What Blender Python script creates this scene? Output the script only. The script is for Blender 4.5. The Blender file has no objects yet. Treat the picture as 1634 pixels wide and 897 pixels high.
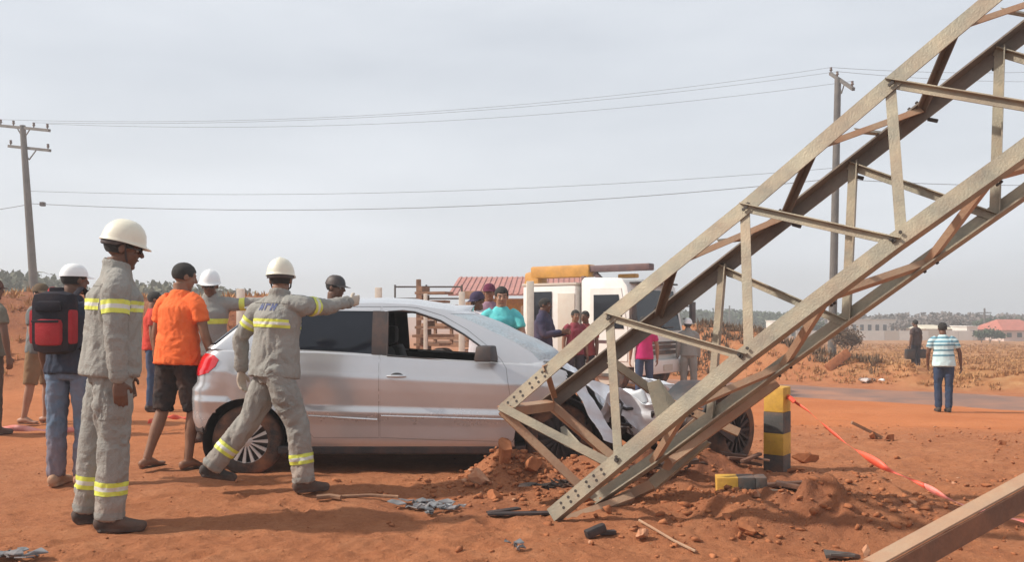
import bpy, bmesh, math, random
import numpy as np
from mathutils import Vector, Matrix
R = math.radians
random.seed(7); rng = np.random.default_rng(7)
scene = bpy.context.scene
col = scene.collection
# ------------------------------------------------------------------ camera, sky, sun, exposure
CAMH = 1.30
FPX, CXP, HYP = 1400.0, 817.0, 505.0          # focal length and horizon measured on the photograph
cam_d = bpy.data.cameras.new('camera'); cam = bpy.data.objects.new('camera', cam_d); col.objects.link(cam)
cam.location = (0, 0, CAMH); cam.rotation_euler = (R(90), 0, 0)
cam_d.sensor_width = 36; cam_d.lens = 36 * FPX / 1634
cam_d.shift_y = (HYP - 448.5) / 1634
cam_d.clip_start = 0.05; cam_d.clip_end = 9000
scene.camera = cam
SUN_EL, SUN_AZ = R(41), R(-95)                 # sun on the left of the picture, a touch behind the camera
world = bpy.data.worlds.new('World'); scene.world = world; world.use_nodes = True
nt = world.node_tree; nt.nodes.clear()
out = nt.nodes.new('ShaderNodeOutputWorld'); bg = nt.nodes.new('ShaderNodeBackground')
sky = nt.nodes.new('ShaderNodeTexSky'); sky.sky_type = 'NISHITA'; sky.sun_disc = False
sky.sun_elevation = SUN_EL; sky.sun_rotation = SUN_AZ
sky.air_density = 1.0; sky.dust_density = 6.0; sky.ozone_density = 1.2; sky.altitude = 200
# thin high cloud: a pale veil over the blue, thicker towards the horizon, with faint streaks
tc = nt.nodes.new('ShaderNodeTexCoord'); mp = nt.nodes.new('ShaderNodeMapping'); mp.inputs['Scale'].default_value = (1.2, 1.2, 5)
nz = nt.nodes.new('ShaderNodeTexNoise'); nz.inputs['Scale'].default_value = 1.6; nz.inputs['Detail'].default_value = 5
nt.links.new(tc.outputs['Generated'], mp.inputs[0]); nt.links.new(mp.outputs[0], nz.inputs['Vector'])
sx = nt.nodes.new('ShaderNodeSeparateXYZ'); nt.links.new(tc.outputs['Generated'], sx.inputs[0])
rm = nt.nodes.new('ShaderNodeMapRange'); rm.inputs[1].default_value = 0.0; rm.inputs[2].default_value = 0.5
rm.inputs[3].default_value = 0.95; rm.inputs[4].default_value = 0.70
nt.links.new(sx.outputs['Z'], rm.inputs[0])
nr = nt.nodes.new('ShaderNodeMapRange'); nr.inputs[1].default_value = .35; nr.inputs[2].default_value = .7
nr.inputs[3].default_value = -.12; nr.inputs[4].default_value = .10
nt.links.new(nz.outputs['Fac'], nr.inputs[0])
ad = nt.nodes.new('ShaderNodeMath'); ad.operation = 'ADD'; ad.use_clamp = True
nt.links.new(rm.outputs[0], ad.inputs[0]); nt.links.new(nr.outputs[0], ad.inputs[1])
mx = nt.nodes.new('ShaderNodeMix'); mx.data_type = 'RGBA'
mx.inputs['B'].default_value = (8.65, 9.1, 9.7, 1)
nt.links.new(sky.outputs[0], mx.inputs['A']); nt.links.new(ad.outputs[0], mx.inputs['Factor'])
nt.links.new(mx.outputs['Result'], bg.inputs[0]); bg.inputs[1].default_value = 0.10
nt.links.new(bg.outputs[0], out.inputs[0])
sun_d = bpy.data.lights.new('sun', 'SUN'); sun_d.energy = 5.0; sun_d.angle = R(1.8); sun_d.color = (1, .93, .83)
sun = bpy.data.objects.new('sun', sun_d); col.objects.link(sun)
sdir = Vector((math.sin(SUN_AZ) * math.cos(SUN_EL), math.cos(SUN_AZ) * math.cos(SUN_EL), math.sin(SUN_EL)))
sun.rotation_euler = (sdir).to_track_quat('Z', 'Y').to_euler(); sun.location = sdir * 50
scene.view_settings.view_transform = 'Standard'; scene.view_settings.look = 'None'
scene.view_settings.exposure = 0.0; scene.view_settings.gamma = 1

# ------------------------------------------------------------------ numeric helpers
def V(*a): return np.array(a, float)
def unit(v): v = np.asarray(v, float); return v / (np.linalg.norm(v) + 1e-12)
def at(px, py, Y):                              # point of the place seen at a measured pixel, Y metres away
    return V((px - CXP) / FPX * Y, Y, CAMH + (HYP - py) / FPX * Y)
def ss(a, b, x): t = np.clip((x - a) / (b - a), 0, 1); return t * t * (3 - 2 * t)
_perm = np.random.default_rng(11).permutation(512); _perm = np.concatenate([_perm, _perm, _perm])
_g = np.random.default_rng(12).normal(size=(512, 3)); _g /= np.linalg.norm(_g, axis=1)[:, None]
def pnoise(P):                                  # 3-D gradient noise, about -1..1
    P = np.asarray(P, float); I = np.floor(P).astype(int); f = P - I; I &= 511
    u = f * f * f * (f * (f * 6 - 15) + 10); r = 0
    for dx in (0, 1):
        for dy in (0, 1):
            for dz in (0, 1):
                h = _perm[_perm[_perm[(I[:, 0] + dx) & 511] + ((I[:, 1] + dy) & 511)] + ((I[:, 2] + dz) & 511)]
                g = _g[h]; d = f - V(dx, dy, dz)
                w = (u[:, 0] if dx else 1 - u[:, 0]) * (u[:, 1] if dy else 1 - u[:, 1]) * (u[:, 2] if dz else 1 - u[:, 2])
                r = r + w * (g * d).sum(1)
    return r * 1.6
def fbm(P, o=4, gain=.5):
    P = np.asarray(P, float); a = 1; s = 0
    for i in range(o): s = s + a * pnoise(P * 2 ** i + 17.3 * i); a *= gain
    return s
# ------------------------------------------------------------------ materials
_m = {}
def mat(name, c, rough=.7, metal=0, var=.12, nscale=6, bump=.0, bscale=60, dust=0, spec=.5, coat=0, c2=None, dustz=None, alpha=None, trans=0):
    if name in _m: return _m[name]
    m = bpy.data.materials.new(name); m.use_nodes = True; n = m.node_tree.nodes; l = m.node_tree.links
    p = n['Principled BSDF']; p.inputs['Roughness'].default_value = rough; p.inputs['Metallic'].default_value = metal
    p.inputs['Specular IOR Level'].default_value = spec; p.inputs['Coat Weight'].default_value = coat
    t = n.new('ShaderNodeTexCoord'); no = n.new('ShaderNodeTexNoise'); no.inputs['Scale'].default_value = nscale
    no.inputs['Detail'].default_value = 6; no.inputs['Roughness'].default_value = .65
    l.new(t.outputs['Object'], no.inputs['Vector'])
    rp = n.new('ShaderNodeValToRGB'); e = rp.color_ramp.elements
    e[0].position = .32; e[1].position = .68
    a = c2 if c2 else tuple(x * (1 - var) for x in c); b = c if c2 else tuple(min(1, x * (1 + var)) for x in c)
    e[0].color = (*a, 1); e[1].color = (*b, 1)
    l.new(no.outputs['Fac'], rp.inputs[0]); last = rp.outputs[0]
    if dust:
        n2 = n.new('ShaderNodeTexNoise'); n2.inputs['Scale'].default_value = 3.1; n2.inputs['Detail'].default_value = 8; n2.inputs['Roughness'].default_value = .7
        l.new(t.outputs['Object'], n2.inputs['Vector'])
        mr = n.new('ShaderNodeMapRange'); mr.inputs[1].default_value = .42; mr.inputs[2].default_value = .72; mr.inputs[3].default_value = 0; mr.inputs[4].default_value = dust
        l.new(n2.outputs['Fac'], mr.inputs[0]); fac = mr.outputs[0]
        if dustz is not None:                   # dust lies thicker low on the thing
            sp = n.new('ShaderNodeSeparateXYZ'); l.new(t.outputs['Object'], sp.inputs[0])
            zr = n.new('ShaderNodeMapRange'); zr.inputs[1].default_value = 0; zr.inputs[2].default_value = dustz; zr.inputs[3].default_value = min(1, dust + .15); zr.inputs[4].default_value = 0
            l.new(sp.outputs['Z'], zr.inputs[0])
            mm = n.new('ShaderNodeMath'); mm.operation = 'ADD'; mm.use_clamp = True
            ml = n.new('ShaderNodeMath'); ml.operation = 'MULTIPLY'; l.new(zr.outputs[0], ml.inputs[0])
            m3 = n.new('ShaderNodeMath'); m3.operation = 'ADD'; m3.inputs[1].default_value = .35; l.new(n2.outputs['Fac'], m3.inputs[0]); l.new(m3.outputs[0], ml.inputs[1])
            l.new(ml.outputs[0], mm.inputs[0]); l.new(fac, mm.inputs[1]); fac = mm.outputs[0]
        mi = n.new('ShaderNodeMix'); mi.data_type = 'RGBA'; mi.inputs['B'].default_value = (.42, .17, .08, 1)
        l.new(fac, mi.inputs['Factor']); l.new(last, mi.inputs['A']); last = mi.outputs['Result']
        rr = n.new('ShaderNodeMapRange'); rr.inputs[3].default_value = rough; rr.inputs[4].default_value = .95
        l.new(fac, rr.inputs[0]); l.new(rr.outputs[0], p.inputs['Roughness'])
    l.new(last, p.inputs['Base Color'])
    if bump:
        nb = n.new('ShaderNodeTexNoise'); nb.inputs['Scale'].default_value = bscale; nb.inputs['Detail'].default_value = 4
        l.new(t.outputs['Object'], nb.inputs['Vector'])
        bp = n.new('ShaderNodeBump'); bp.inputs['Strength'].default_value = bump; bp.inputs['Distance'].default_value = .01
        l.new(nb.outputs['Fac'], bp.inputs['Height']); l.new(bp.outputs[0], p.inputs['Normal'])
    if trans: p.inputs['Transmission Weight'].default_value = trans
    if alpha is not None: p.inputs['Alpha'].default_value = alpha
    _m[name] = m; return m
# ------------------------------------------------------------------ objects
def tag(o, label=None, cat=None, group=None, kind=None):
    if label: o['label'] = label
    if cat: o['category'] = cat
    if group: o['group'] = group
    if kind: o['kind'] = kind
    return o
def empty(name, loc, rz=0, label=None, cat=None, group=None):
    o = bpy.data.objects.new(name, None); o.empty_display_size = .2; col.objects.link(o)
    o.location = tuple(float(x) for x in loc); o.rotation_euler = (0, 0, rz); return tag(o, label, cat, group)
def raw(name, verts, faces, smooth=False):
    me = bpy.data.meshes.new(name); me.from_pydata([tuple(map(float, v)) for v in verts], [], [tuple(map(int, f)) for f in faces]); me.update()
    if smooth: me.shade_smooth() if hasattr(me, 'shade_smooth') else None
    return me
def link(name, me, m=None, parent=None, smooth=None):
    o = bpy.data.objects.new(name, me); col.objects.link(o)
    if m is not None:
        me.materials.clear()
        for x in (m if isinstance(m, (list, tuple)) else [m]): me.materials.append(x)
    if parent: o.parent = parent
    if smooth is not None: me.polygons.foreach_set('use_smooth', [smooth] * len(me.polygons))
    return o
def obj(name, verts, faces, m, parent=None, smooth=False): return link(name, raw(name, verts, faces), m, parent, smooth)
class MB:
    def __init__(s): s.v = []; s.f = []
    def add(s, v, f):
        b = len(s.v); s.v += [tuple(x) for x in v]; s.f += [tuple(b + i for i in q) for q in f]; return s
    def box(s, c, size, ax=None, taper=1.0):
        c = np.asarray(c, float); h = np.asarray(size, float) / 2
        ax = np.eye(3) if ax is None else np.asarray(ax, float)
        v = []
        for z in (-1, 1):
            k = taper if z > 0 else 1
            for x, y in ((-1, -1), (1, -1), (1, 1), (-1, 1)): v.append(c + ax[0] * x * h[0] * k + ax[1] * y * h[1] * k + ax[2] * z * h[2])
        return s.add(v, [(3, 2, 1, 0), (4, 5, 6, 7), (0, 1, 5, 4), (1, 2, 6, 5), (2, 3, 7, 6), (3, 0, 4, 7)])
    def bar(s, p, q, w, h, up=(0, 0, 1)):
        p = np.asarray(p, float); q = np.asarray(q, float); t = unit(q - p); a = unit(np.cross(t, up)); b = np.cross(a, t)
        return s.box((p + q) / 2, (np.linalg.norm(q - p), w, h), (t, a, b))
    def angle(s, p, q, a, b, leg=.09, th=.009, leg2=None):   # L section: heel on the line p-q, flanges along a and b
        p = np.asarray(p, float); q = np.asarray(q, float); t = unit(q - p); leg2 = leg2 or leg
        a = unit(np.asarray(a) - np.dot(a, t) * t); b = np.asarray(b) - np.dot(b, t) * t; b = unit(b - np.dot(b, a) * a)
        sec = [0 * a, a * leg, a * leg + b * th, a * th + b * th, a * th + b * leg2, b * leg2]
        v = [p + x for x in sec] + [q + x for x in sec]
        f = [(i, (i + 1) % 6, (i + 1) % 6 + 6, i + 6) for i in range(6)] + [(3, 2, 1, 0), (5, 4, 3, 0), (6, 7, 8, 9), (6, 9, 10, 11)]
        return s.add(v, f)
    def tube(s, pts, rad, n=12, cap=True, ref=None, closed=False):
        pts = [np.asarray(p, float) for p in pts]; N = len(pts)
        rad = [rad] * N if (np.isscalar(rad) or isinstance(rad, tuple)) else list(rad); rings = []; a = None
        for i, p in enumerate(pts):
            t = unit(pts[(i + 1) % N if closed else min(i + 1, N - 1)] - pts[(i - 1) % N if closed else max(i - 1, 0)])
            if a is None:
                r0 = V(*ref) if ref is not None else (V(0, 0, 1) if abs(t[2]) < .9 else V(1, 0, 0)); a = unit(r0 - r0 @ t * t)
            elif ref is not None: r0 = V(*ref); a = unit(r0 - r0 @ t * t)
            else: a = unit(a - a @ t * t)
            b = np.cross(t, a); ra, rb = (rad[i], rad[i]) if np.isscalar(rad[i]) else rad[i]
            rings.append([p + a * ra * math.cos(2 * math.pi * k / n) + b * rb * math.sin(2 * math.pi * k / n) for k in range(n)])
        v = [x for r in rings for x in r]; M = N if closed else N - 1
        f = [(i * n + k, i * n + (k + 1) % n, ((i + 1) % N) * n + (k + 1) % n, ((i + 1) % N) * n + k) for i in range(M) for k in range(n)]
        if cap and not closed:
            v += [pts[0], pts[-1]]; c0 = len(v) - 2
            f += [(c0, (k + 1) % n, k) for k in range(n)] + [(c0 + 1, (N - 1) * n + k, (N - 1) * n + (k + 1) % n) for k in range(n)]
        return s.add(v, f)
    def ball(s, c, r, ax=None, n=14, m=9):
        c = np.asarray(c, float); r = (r, r, r) if np.isscalar(r) else r; ax = np.eye(3) if ax is None else ax; v = [c - ax[2] * r[2]]
        for j in range(1, m):
            ph = math.pi * j / m - math.pi / 2
            for k in range(n):
                th = 2 * math.pi * k / n
                v.append(c + ax[0] * r[0] * math.cos(ph) * math.cos(th) + ax[1] * r[1] * math.cos(ph) * math.sin(th) + ax[2] * r[2] * math.sin(ph))
        v.append(c + ax[2] * r[2]); f = [(0, 1 + (k + 1) % n, 1 + k) for k in range(n)]
        for j in range(m - 2):
            for k in range(n): f.append((1 + j * n + k, 1 + j * n + (k + 1) % n, 1 + (j + 1) * n + (k + 1) % n, 1 + (j + 1) * n + k))
        t = len(v) - 1; f += [(t, 1 + (m - 2) * n + k, 1 + (m - 2) * n + (k + 1) % n) for k in range(n)]
        return s.add(v, f)
    def disc(s, c, r, nrm, th=.01, n=20, r0=0):
        nrm = unit(nrm); c = np.asarray(c, float)
        return s.tube([c - nrm * th / 2, c + nrm * th / 2], r, n)
    def poly(s, pts, ext):                    # prism: outline extruded by vector ext
        n = len(pts); ext = np.asarray(ext, float); pts = [np.asarray(p, float) for p in pts]
        v = pts + [p + ext for p in pts]
        return s.add(v, [tuple(reversed(range(n))), tuple(range(n, 2 * n))] + [(i, (i + 1) % n, (i + 1) % n + n, i + n) for i in range(n)])
    def build(s, name, m, parent=None, smooth=False, bevel=0, label=None):
        me = raw(name, s.v, s.f)
        bm = bmesh.new(); bm.from_mesh(me); bmesh.ops.recalc_face_normals(bm, faces=bm.faces)
        if bevel:
            ed = [e for e in bm.edges if len(e.link_faces) == 2 and e.calc_face_angle(0) > .6]
            bmesh.ops.bevel(bm, geom=ed, offset=bevel, segments=2, affect='EDGES', profile=.6, clamp_overlap=True)
        bm.to_mesh(me); bm.free()
        o = link(name, me, m, parent, smooth)
        if smooth: me.set_sharp_from_angle(angle=R(40))
        if label: o['label'] = label
        return o
def remesh(mb, voxel, smooth=4):              # union of closed shapes as one continuous surface
    me = raw('t', mb.v, mb.f); bm = bmesh.new(); bm.from_mesh(me); bmesh.ops.recalc_face_normals(bm, faces=bm.faces); bm.to_mesh(me); bm.free()
    o = bpy.data.objects.new('t', me); col.objects.link(o)
    r = o.modifiers.new('r', 'REMESH'); r.mode = 'VOXEL'; r.voxel_size = voxel
    if smooth: q = o.modifiers.new('s', 'SMOOTH'); q.iterations = smooth; q.factor = .5
    dg = bpy.context.evaluated_depsgraph_get(); me2 = bpy.data.meshes.new_from_object(o.evaluated_get(dg))
    bpy.data.objects.remove(o); bpy.data.meshes.remove(me); return me2
def mverts(me): a = np.empty(len(me.vertices) * 3); me.vertices.foreach_get('co', a); return a.reshape(-1, 3)
def mnorm(me): a = np.empty(len(me.vertices) * 3); me.vertices.foreach_get('normal', a); return a.reshape(-1, 3)
def msetv(me, v): me.vertices.foreach_set('co', np.ascontiguousarray(v).ravel()); me.update()
def fastmesh(name, v, f):                      # numpy arrays of quads or triangles
    me = bpy.data.meshes.new(name); k = f.shape[1]
    me.vertices.add(len(v)); me.vertices.foreach_set('co', np.ascontiguousarray(v, dtype=np.float32).ravel())
    me.loops.add(f.size); me.loops.foreach_set('vertex_index', np.ascontiguousarray(f, dtype=np.int32).ravel())
    me.polygons.add(len(f)); me.polygons.foreach_set('loop_start', np.arange(0, f.size, k, dtype=np.int32)); me.update(calc_edges=True); return me

# ------------------------------------------------------------------ lie of the land
_fg = np.random.default_rng(5); _foot = [(_fg.uniform(-3.3, .5), _fg.uniform(4.6, 6.8), _fg.normal(.1, .6)) for _ in range(70)]
def bump2(x, y, cx, cy, rx, ry): return np.exp(-(((x - cx) / rx) ** 2 + ((y - cy) / ry) ** 2))
def road_s(x, y):                              # signed distance across the road (0 = centre line), positive beyond it
    return (x - 8.9) * .62 + (y - 20.35) * .785
def G(x, y, fine=True):
    x = np.asarray(x, float); y = np.asarray(y, float); sh = np.broadcast(x, y).shape; x, y = np.broadcast_to(x, sh).ravel(), np.broadcast_to(y, sh).ravel()
    z = -.52 * ss(-2, 5, x) * ss(8.5, 16, y)
    rs = road_s(x, y)
    far = ss(26, 110, y); z = z * (1 - 0) - 1.15 * far - .012 * np.clip(y - 110, 0, 120)
    z -= .52 * (1 - ss(-2, 5, x)) * ss(22, 60, y)
    P = np.stack([x, y, 0 * x], 1)
    rough = 1 - ss(-4.4, -3.0, rs) * (1 - ss(1.9, 2.6, rs)) * .96       # the road itself is smooth
    n1 = fbm(P * .35 + 5, 3); z = z + .05 * n1 * rough * ss(3, 7, y)
    # long spoil bank behind the people on the left
    wob = .9 * pnoise(P * .22 + 3)
    bank = ss(15.2 + wob, 16.9 + wob, y) * (1 - ss(21, 27, y)) * (1 - ss(-5.0, -3.0, x)) * ss(-46, -36, x)
    z += bank * (1.68 + .16 * fbm(P * .5 + 9, 3) + .14 * ss(-9, -14, x))
    # red bank beyond the road, to the right of the truck
    z += 1.45 * np.exp(-((rs - 5.2) / 2.2) ** 2) * ss(.8, 3.5, x) * (1 - ss(6.8, 11.2, x)) * (1 + .18 * fbm(P * .8 + 2, 3)) * ss(2.4, 4.0, rs)
    z += .35 * np.exp(-((rs - 4.1) / 1.5) ** 2) * ss(8, 11, x) * (1 - ss(14, 19, x)) * (1 + .5 * fbm(P * .9 + 12, 3)) * ss(2.0, 3.0, rs)
    z -= .05 * np.exp(-((rs + .7) / 2.4) ** 4)
    # rubble heaps at the foot of the tower and below the car's nose
    lump = .17 * bump2(x, y, 1.45, 6.75, 1.0, .32) + .08 * bump2(x, y, 1.15, 6.1, .6, .38) + .16 * bump2(x, y, 1.9, 5.55, .85, .38) * (1 + .5 * np.abs(fbm(P * 4.2 + 3, 3)))
    lump += .17 * bump2(x, y, .02, 6.75, .32, .26) + .13 * bump2(x, y, .75, 6.8, .7, .4) + .06 * bump2(x, y, 3.4, 6.2, .8, .5)
    lump -= .07 * bump2(x, y, 1.9, 5.0, .8, .22)
    z += lump * (1 + .5 * fbm(P * 3.2 + 31, 4))
    if fine:
        for t0, sl_, c_ in ((4.78, .035, 1), (6.35, -.03, 0), (5.0, .035, 1)):   # wheel ruts
            dd_ = y - t0 - sl_ * x - .05 * np.sin(x * .8 + t0); z = z - c_ * (.016 * np.exp(-(dd_ / .075) ** 4) - .010 * np.exp(-((np.abs(dd_) - .12) / .04) ** 2)) * (1 - ss(-.6, .6, x)) * (.7 + .3 * np.sin(x * 40))
        for fx0, fy0, fa in _foot:              # boot prints
            near = (np.abs(x - fx0) < .25) & (np.abs(y - fy0) < .25)
            if near.any():
                u = (x[near] - fx0) * math.cos(fa) + (y[near] - fy0) * math.sin(fa); v = -(x[near] - fx0) * math.sin(fa) + (y[near] - fy0) * math.cos(fa)
                r_ = (u / .15) ** 2 + (v / .06) ** 2; z[near] += -.014 * np.exp(-r_ ** 2) + .007 * np.exp(-((r_ - 1.6) / .5) ** 2)
        churn = .35 + .65 * np.clip(bump2(x, y, 2.2, 6, 2.6, 1.6) + bump2(x, y, 5.5, 8.5, 3, 2.5), 0, 1) + .3 * ss(22, 26, y)
        m = ss(.0, .6, churn) * rough
        z += (.018 * fbm(P * 2.2 + 41, 4, .55) + .022 * np.abs(fbm(P * 5.1 + 77, 3)) * churn + .007 * fbm(P * 14 + 7, 3)) * m * (1 - .6 * ss(14, 40, y))
    return z.reshape(sh)
def gz(x, y): return float(G(V(x), V(y))[0])
# ================================================================== GROUND
def ground_material():
    m = bpy.data.materials.new('red_earth'); m.use_nodes = True; n = m.node_tree.nodes; l = m.node_tree.links; p = n['Principled BSDF']
    p.inputs['Roughness'].default_value = .95; p.inputs['Specular IOR Level'].default_value = .1
    geo = n.new('ShaderNodeNewGeometry')
    def noise(s, d=8, r=.62):
        x = n.new('ShaderNodeTexNoise'); x.inputs['Scale'].default_value = s; x.inputs['Detail'].default_value = d; x.inputs['Roughness'].default_value = r
        l.new(geo.outputs['Position'], x.inputs['Vector']); return x.outputs['Fac']
    def ramp(f, *st):
        x = n.new('ShaderNodeValToRGB'); e = x.color_ramp.elements
        while len(e) < len(st): e.new(.5)
        for q, (pos, c) in zip(e, st): q.position = pos; q.color = (*c, 1)
        l.new(f, x.inputs[0]); return x.outputs[0]
    def mix(f, a, b, mode='MIX'):
        x = n.new('ShaderNodeMix'); x.data_type = 'RGBA'; x.blend_type = mode
        if isinstance(f, float): x.inputs['Factor'].default_value = f
        else: l.new(f, x.inputs['Factor'])
        l.new(a, x.inputs['A']); l.new(b, x.inputs['B']); return x.outputs['Result']
    base = ramp(noise(.9), (.3, (.36, .130, .056)), (.5, (.46, .178, .080)), (.72, (.53, .235, .118)))
    fine = ramp(noise(17, 8, .75), (.34, (.13, .046, .027)), (.46, (.40, .155, .073)), (.62, (.47, .188, .090)), (.74, (.64, .39, .25)))
    c = mix(.5, base, fine); mot = ramp(noise(3.3, 7, .7), (.36, (.25, .085, .042)), (.5, (.44, .172, .080)), (.66, (.58, .28, .145))); c = mix(.4, c, mot)
    sp_ = ramp(noise(42, 5, .8), (.36, (.14, .05, .028)), (.45, (.36, .14, .066)), (.6, (.38, .15, .07)), (.70, (.60, .36, .23))); c = mix(.38, c, sp_)
    at_ = n.new('ShaderNodeVertexColor'); at_.layer_name = 'kind'; sp = n.new('ShaderNodeSeparateColor'); l.new(at_.outputs[0], sp.inputs[0])
    straw = ramp(noise(1.3, 9, .7), (.34, (.25, .095, .04)), (.46, (.35, .155, .065)), (.58, (.42, .22, .10)), (.7, (.47, .29, .15)))
    dust = ramp(noise(.55, 6), (.35, (.47, .152, .055)), (.65, (.55, .20, .08)))
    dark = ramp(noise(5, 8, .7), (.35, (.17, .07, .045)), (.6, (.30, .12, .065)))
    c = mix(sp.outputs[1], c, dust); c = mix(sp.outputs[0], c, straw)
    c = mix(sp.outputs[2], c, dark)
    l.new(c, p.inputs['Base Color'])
    b1 = n.new('ShaderNodeBump'); b1.inputs['Strength'].default_value = .9; b1.inputs['Distance'].default_value = .03
    l.new(noise(24, 8, .75), b1.inputs['Height'])
    b2 = n.new('ShaderNodeBump'); b2.inputs['Strength'].default_value = .8; b2.inputs['Distance'].default_value = .008
    l.new(noise(110, 4, .7), b2.inputs['Height']); l.new(b1.outputs[0], b2.inputs['Normal']); l.new(b2.outputs[0], p.inputs['Normal'])
    return m
rows = np.concatenate([[-6, -2, .3, 1.4], np.linspace(2.2, 3.5, 20)[:-1], 3.5 * (9 / 3.5) ** np.linspace(0, 1, 400)[:-1], 9 * (42 / 9) ** np.linspace(0, 1, 240)[:-1], 42 * (4000 / 42) ** np.linspace(0, 1, 90)])
yy = rows
sl = np.tan(np.linspace(R(-52), R(52), 640))
YY, SS = np.meshgrid(yy, sl, indexing='ij'); XX = SS * np.maximum(YY + 1.5, 5.0)
ZZ = G(XX, YY)
ZZ = np.where(YY < 2.0, G(XX, np.maximum(YY, 2.)), ZZ)
gv = np.stack([XX, YY, ZZ], -1).reshape(-1, 3)
nr_, nc_ = XX.shape; idx = np.arange(nr_ * nc_).reshape(nr_, nc_)
gf = np.stack([idx[:-1, :-1], idx[:-1, 1:], idx[1:, 1:], idx[1:, :-1]], -1).reshape(-1, 4)
gme = fastmesh('ground', gv, gf); gme.polygons.foreach_set('use_smooth', np.ones(len(gf), bool))
ca = gme.color_attributes.new('kind', 'FLOAT_COLOR', 'POINT')
P2 = np.stack([gv[:, 0], gv[:, 1], 0 * gv[:, 0]], 1); rs = road_s(gv[:, 0], gv[:, 1]); wn = .8 * fbm(P2 * .4, 3)
field = np.clip(ss(1.6, 3.2, rs + wn) * (1 - .75 * ss(.8, 3.5, gv[:, 0]) * (1 - ss(8, 12, gv[:, 0])) * (1 - ss(8, 14, rs))), 0, 1)
field = field * ss(-3, 2, gv[:, 0] + wn) + .35 * (1 - ss(-3, 2, gv[:, 0])) * ss(14.5, 17, gv[:, 1])
dustm = ss(9.5, 12.5, gv[:, 1] + wn) * (1 - ss(-1.8, -1.0, rs)) * ss(.5, 3.5, gv[:, 0]) * .95
dustm = np.maximum(dustm, .5 * ss(7, 10, gv[:, 1]) * (1 - ss(14, 16, gv[:, 1])) * (gv[:, 0] < 2))
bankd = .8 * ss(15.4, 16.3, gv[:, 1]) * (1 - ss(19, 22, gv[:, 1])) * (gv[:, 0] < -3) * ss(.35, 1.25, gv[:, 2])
darkm = bankd + .95 * np.clip(bump2(gv[:, 0], gv[:, 1], 1.95, 5.45, .95, .36) + bump2(gv[:, 0], gv[:, 1], 1.2, 6.65, 1.1, .3), 0, 1) * (.6 + .5 * fbm(P2 * 2.5 + 4, 3)) + .75 * np.clip(bump2(gv[:, 0], gv[:, 1], -.2, 5.95, .9, .35) + .8 * bump2(gv[:, 0], gv[:, 1], 1.3, 6.5, .8, .35), 0, 1) * (.55 + .6 * fbm(P2 * 3, 3))  # dark earth, plus tower shadow painted into the soil right of its foot
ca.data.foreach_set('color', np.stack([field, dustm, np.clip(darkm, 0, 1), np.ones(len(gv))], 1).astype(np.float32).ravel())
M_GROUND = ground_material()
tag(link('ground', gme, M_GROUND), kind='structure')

# road: a thin asphalt sheet over the levelled ground, dusted red
def road_mat():
    m = bpy.data.materials.new('dusty_asphalt'); m.use_nodes = True; n = m.node_tree.nodes; l = m.node_tree.links; p = n['Principled BSDF']; p.inputs['Roughness'].default_value = .85
    g = n.new('ShaderNodeNewGeometry'); a = n.new('ShaderNodeTexNoise'); a.inputs['Scale'].default_value = .8; a.inputs['Detail'].default_value = 8; l.new(g.outputs['Position'], a.inputs['Vector'])
    r = n.new('ShaderNodeValToRGB'); e = r.color_ramp.elements; e[0].position = .38; e[1].position = .7; e[0].color = (.19, .11, .085, 1); e[1].color = (.38, .17, .095, 1)
    l.new(a.outputs['Fac'], r.inputs[0]); l.new(r.outputs[0], p.inputs['Base Color'])
    b = n.new('ShaderNodeTexNoise'); b.inputs['Scale'].default_value = 90; l.new(g.outputs['Position'], b.inputs['Vector']); bp = n.new('ShaderNodeBump'); bp.inputs['Strength'].default_value = .4; bp.inputs['Distance'].default_value = .005
    l.new(b.outputs['Fac'], bp.inputs['Height']); l.new(bp.outputs[0], p.inputs['Normal']); return m
rd = V(.785, -.62, 0); rn = V(.62, .785, 0); rc = V(8.9, 20.35, 0); rv = []; rf = []
ts = np.linspace(-70, 60, 400); ws = [-1.75, -1.2, -.4, .4, 1.2, 1.75]
for i, t in enumerate(ts):
    for j, w in enumerate(ws):
        ww = w + (.14 * math.sin(t * 1.7) + .1 * math.sin(t * 4.1 + 1) if abs(w) > 1.5 else 0)
        q = rc + rd * t + rn * ww; rv.append(q)
rv = np.array(rv); rv[:, 2] = G(rv[:, 0], rv[:, 1]) + .03
rv[:, 2] -= .05 * (np.tile(np.abs(ws), 400) > 1.5)
ri = np.arange(2400).reshape(400, 6); rf = np.stack([ri[:-1, :-1], ri[1:, :-1], ri[1:, 1:], ri[:-1, 1:]], -1).reshape(-1, 4)
tag(link('road', fastmesh('road', rv, rf[:, ::-1]), road_mat(), smooth=True), kind='structure')

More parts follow.
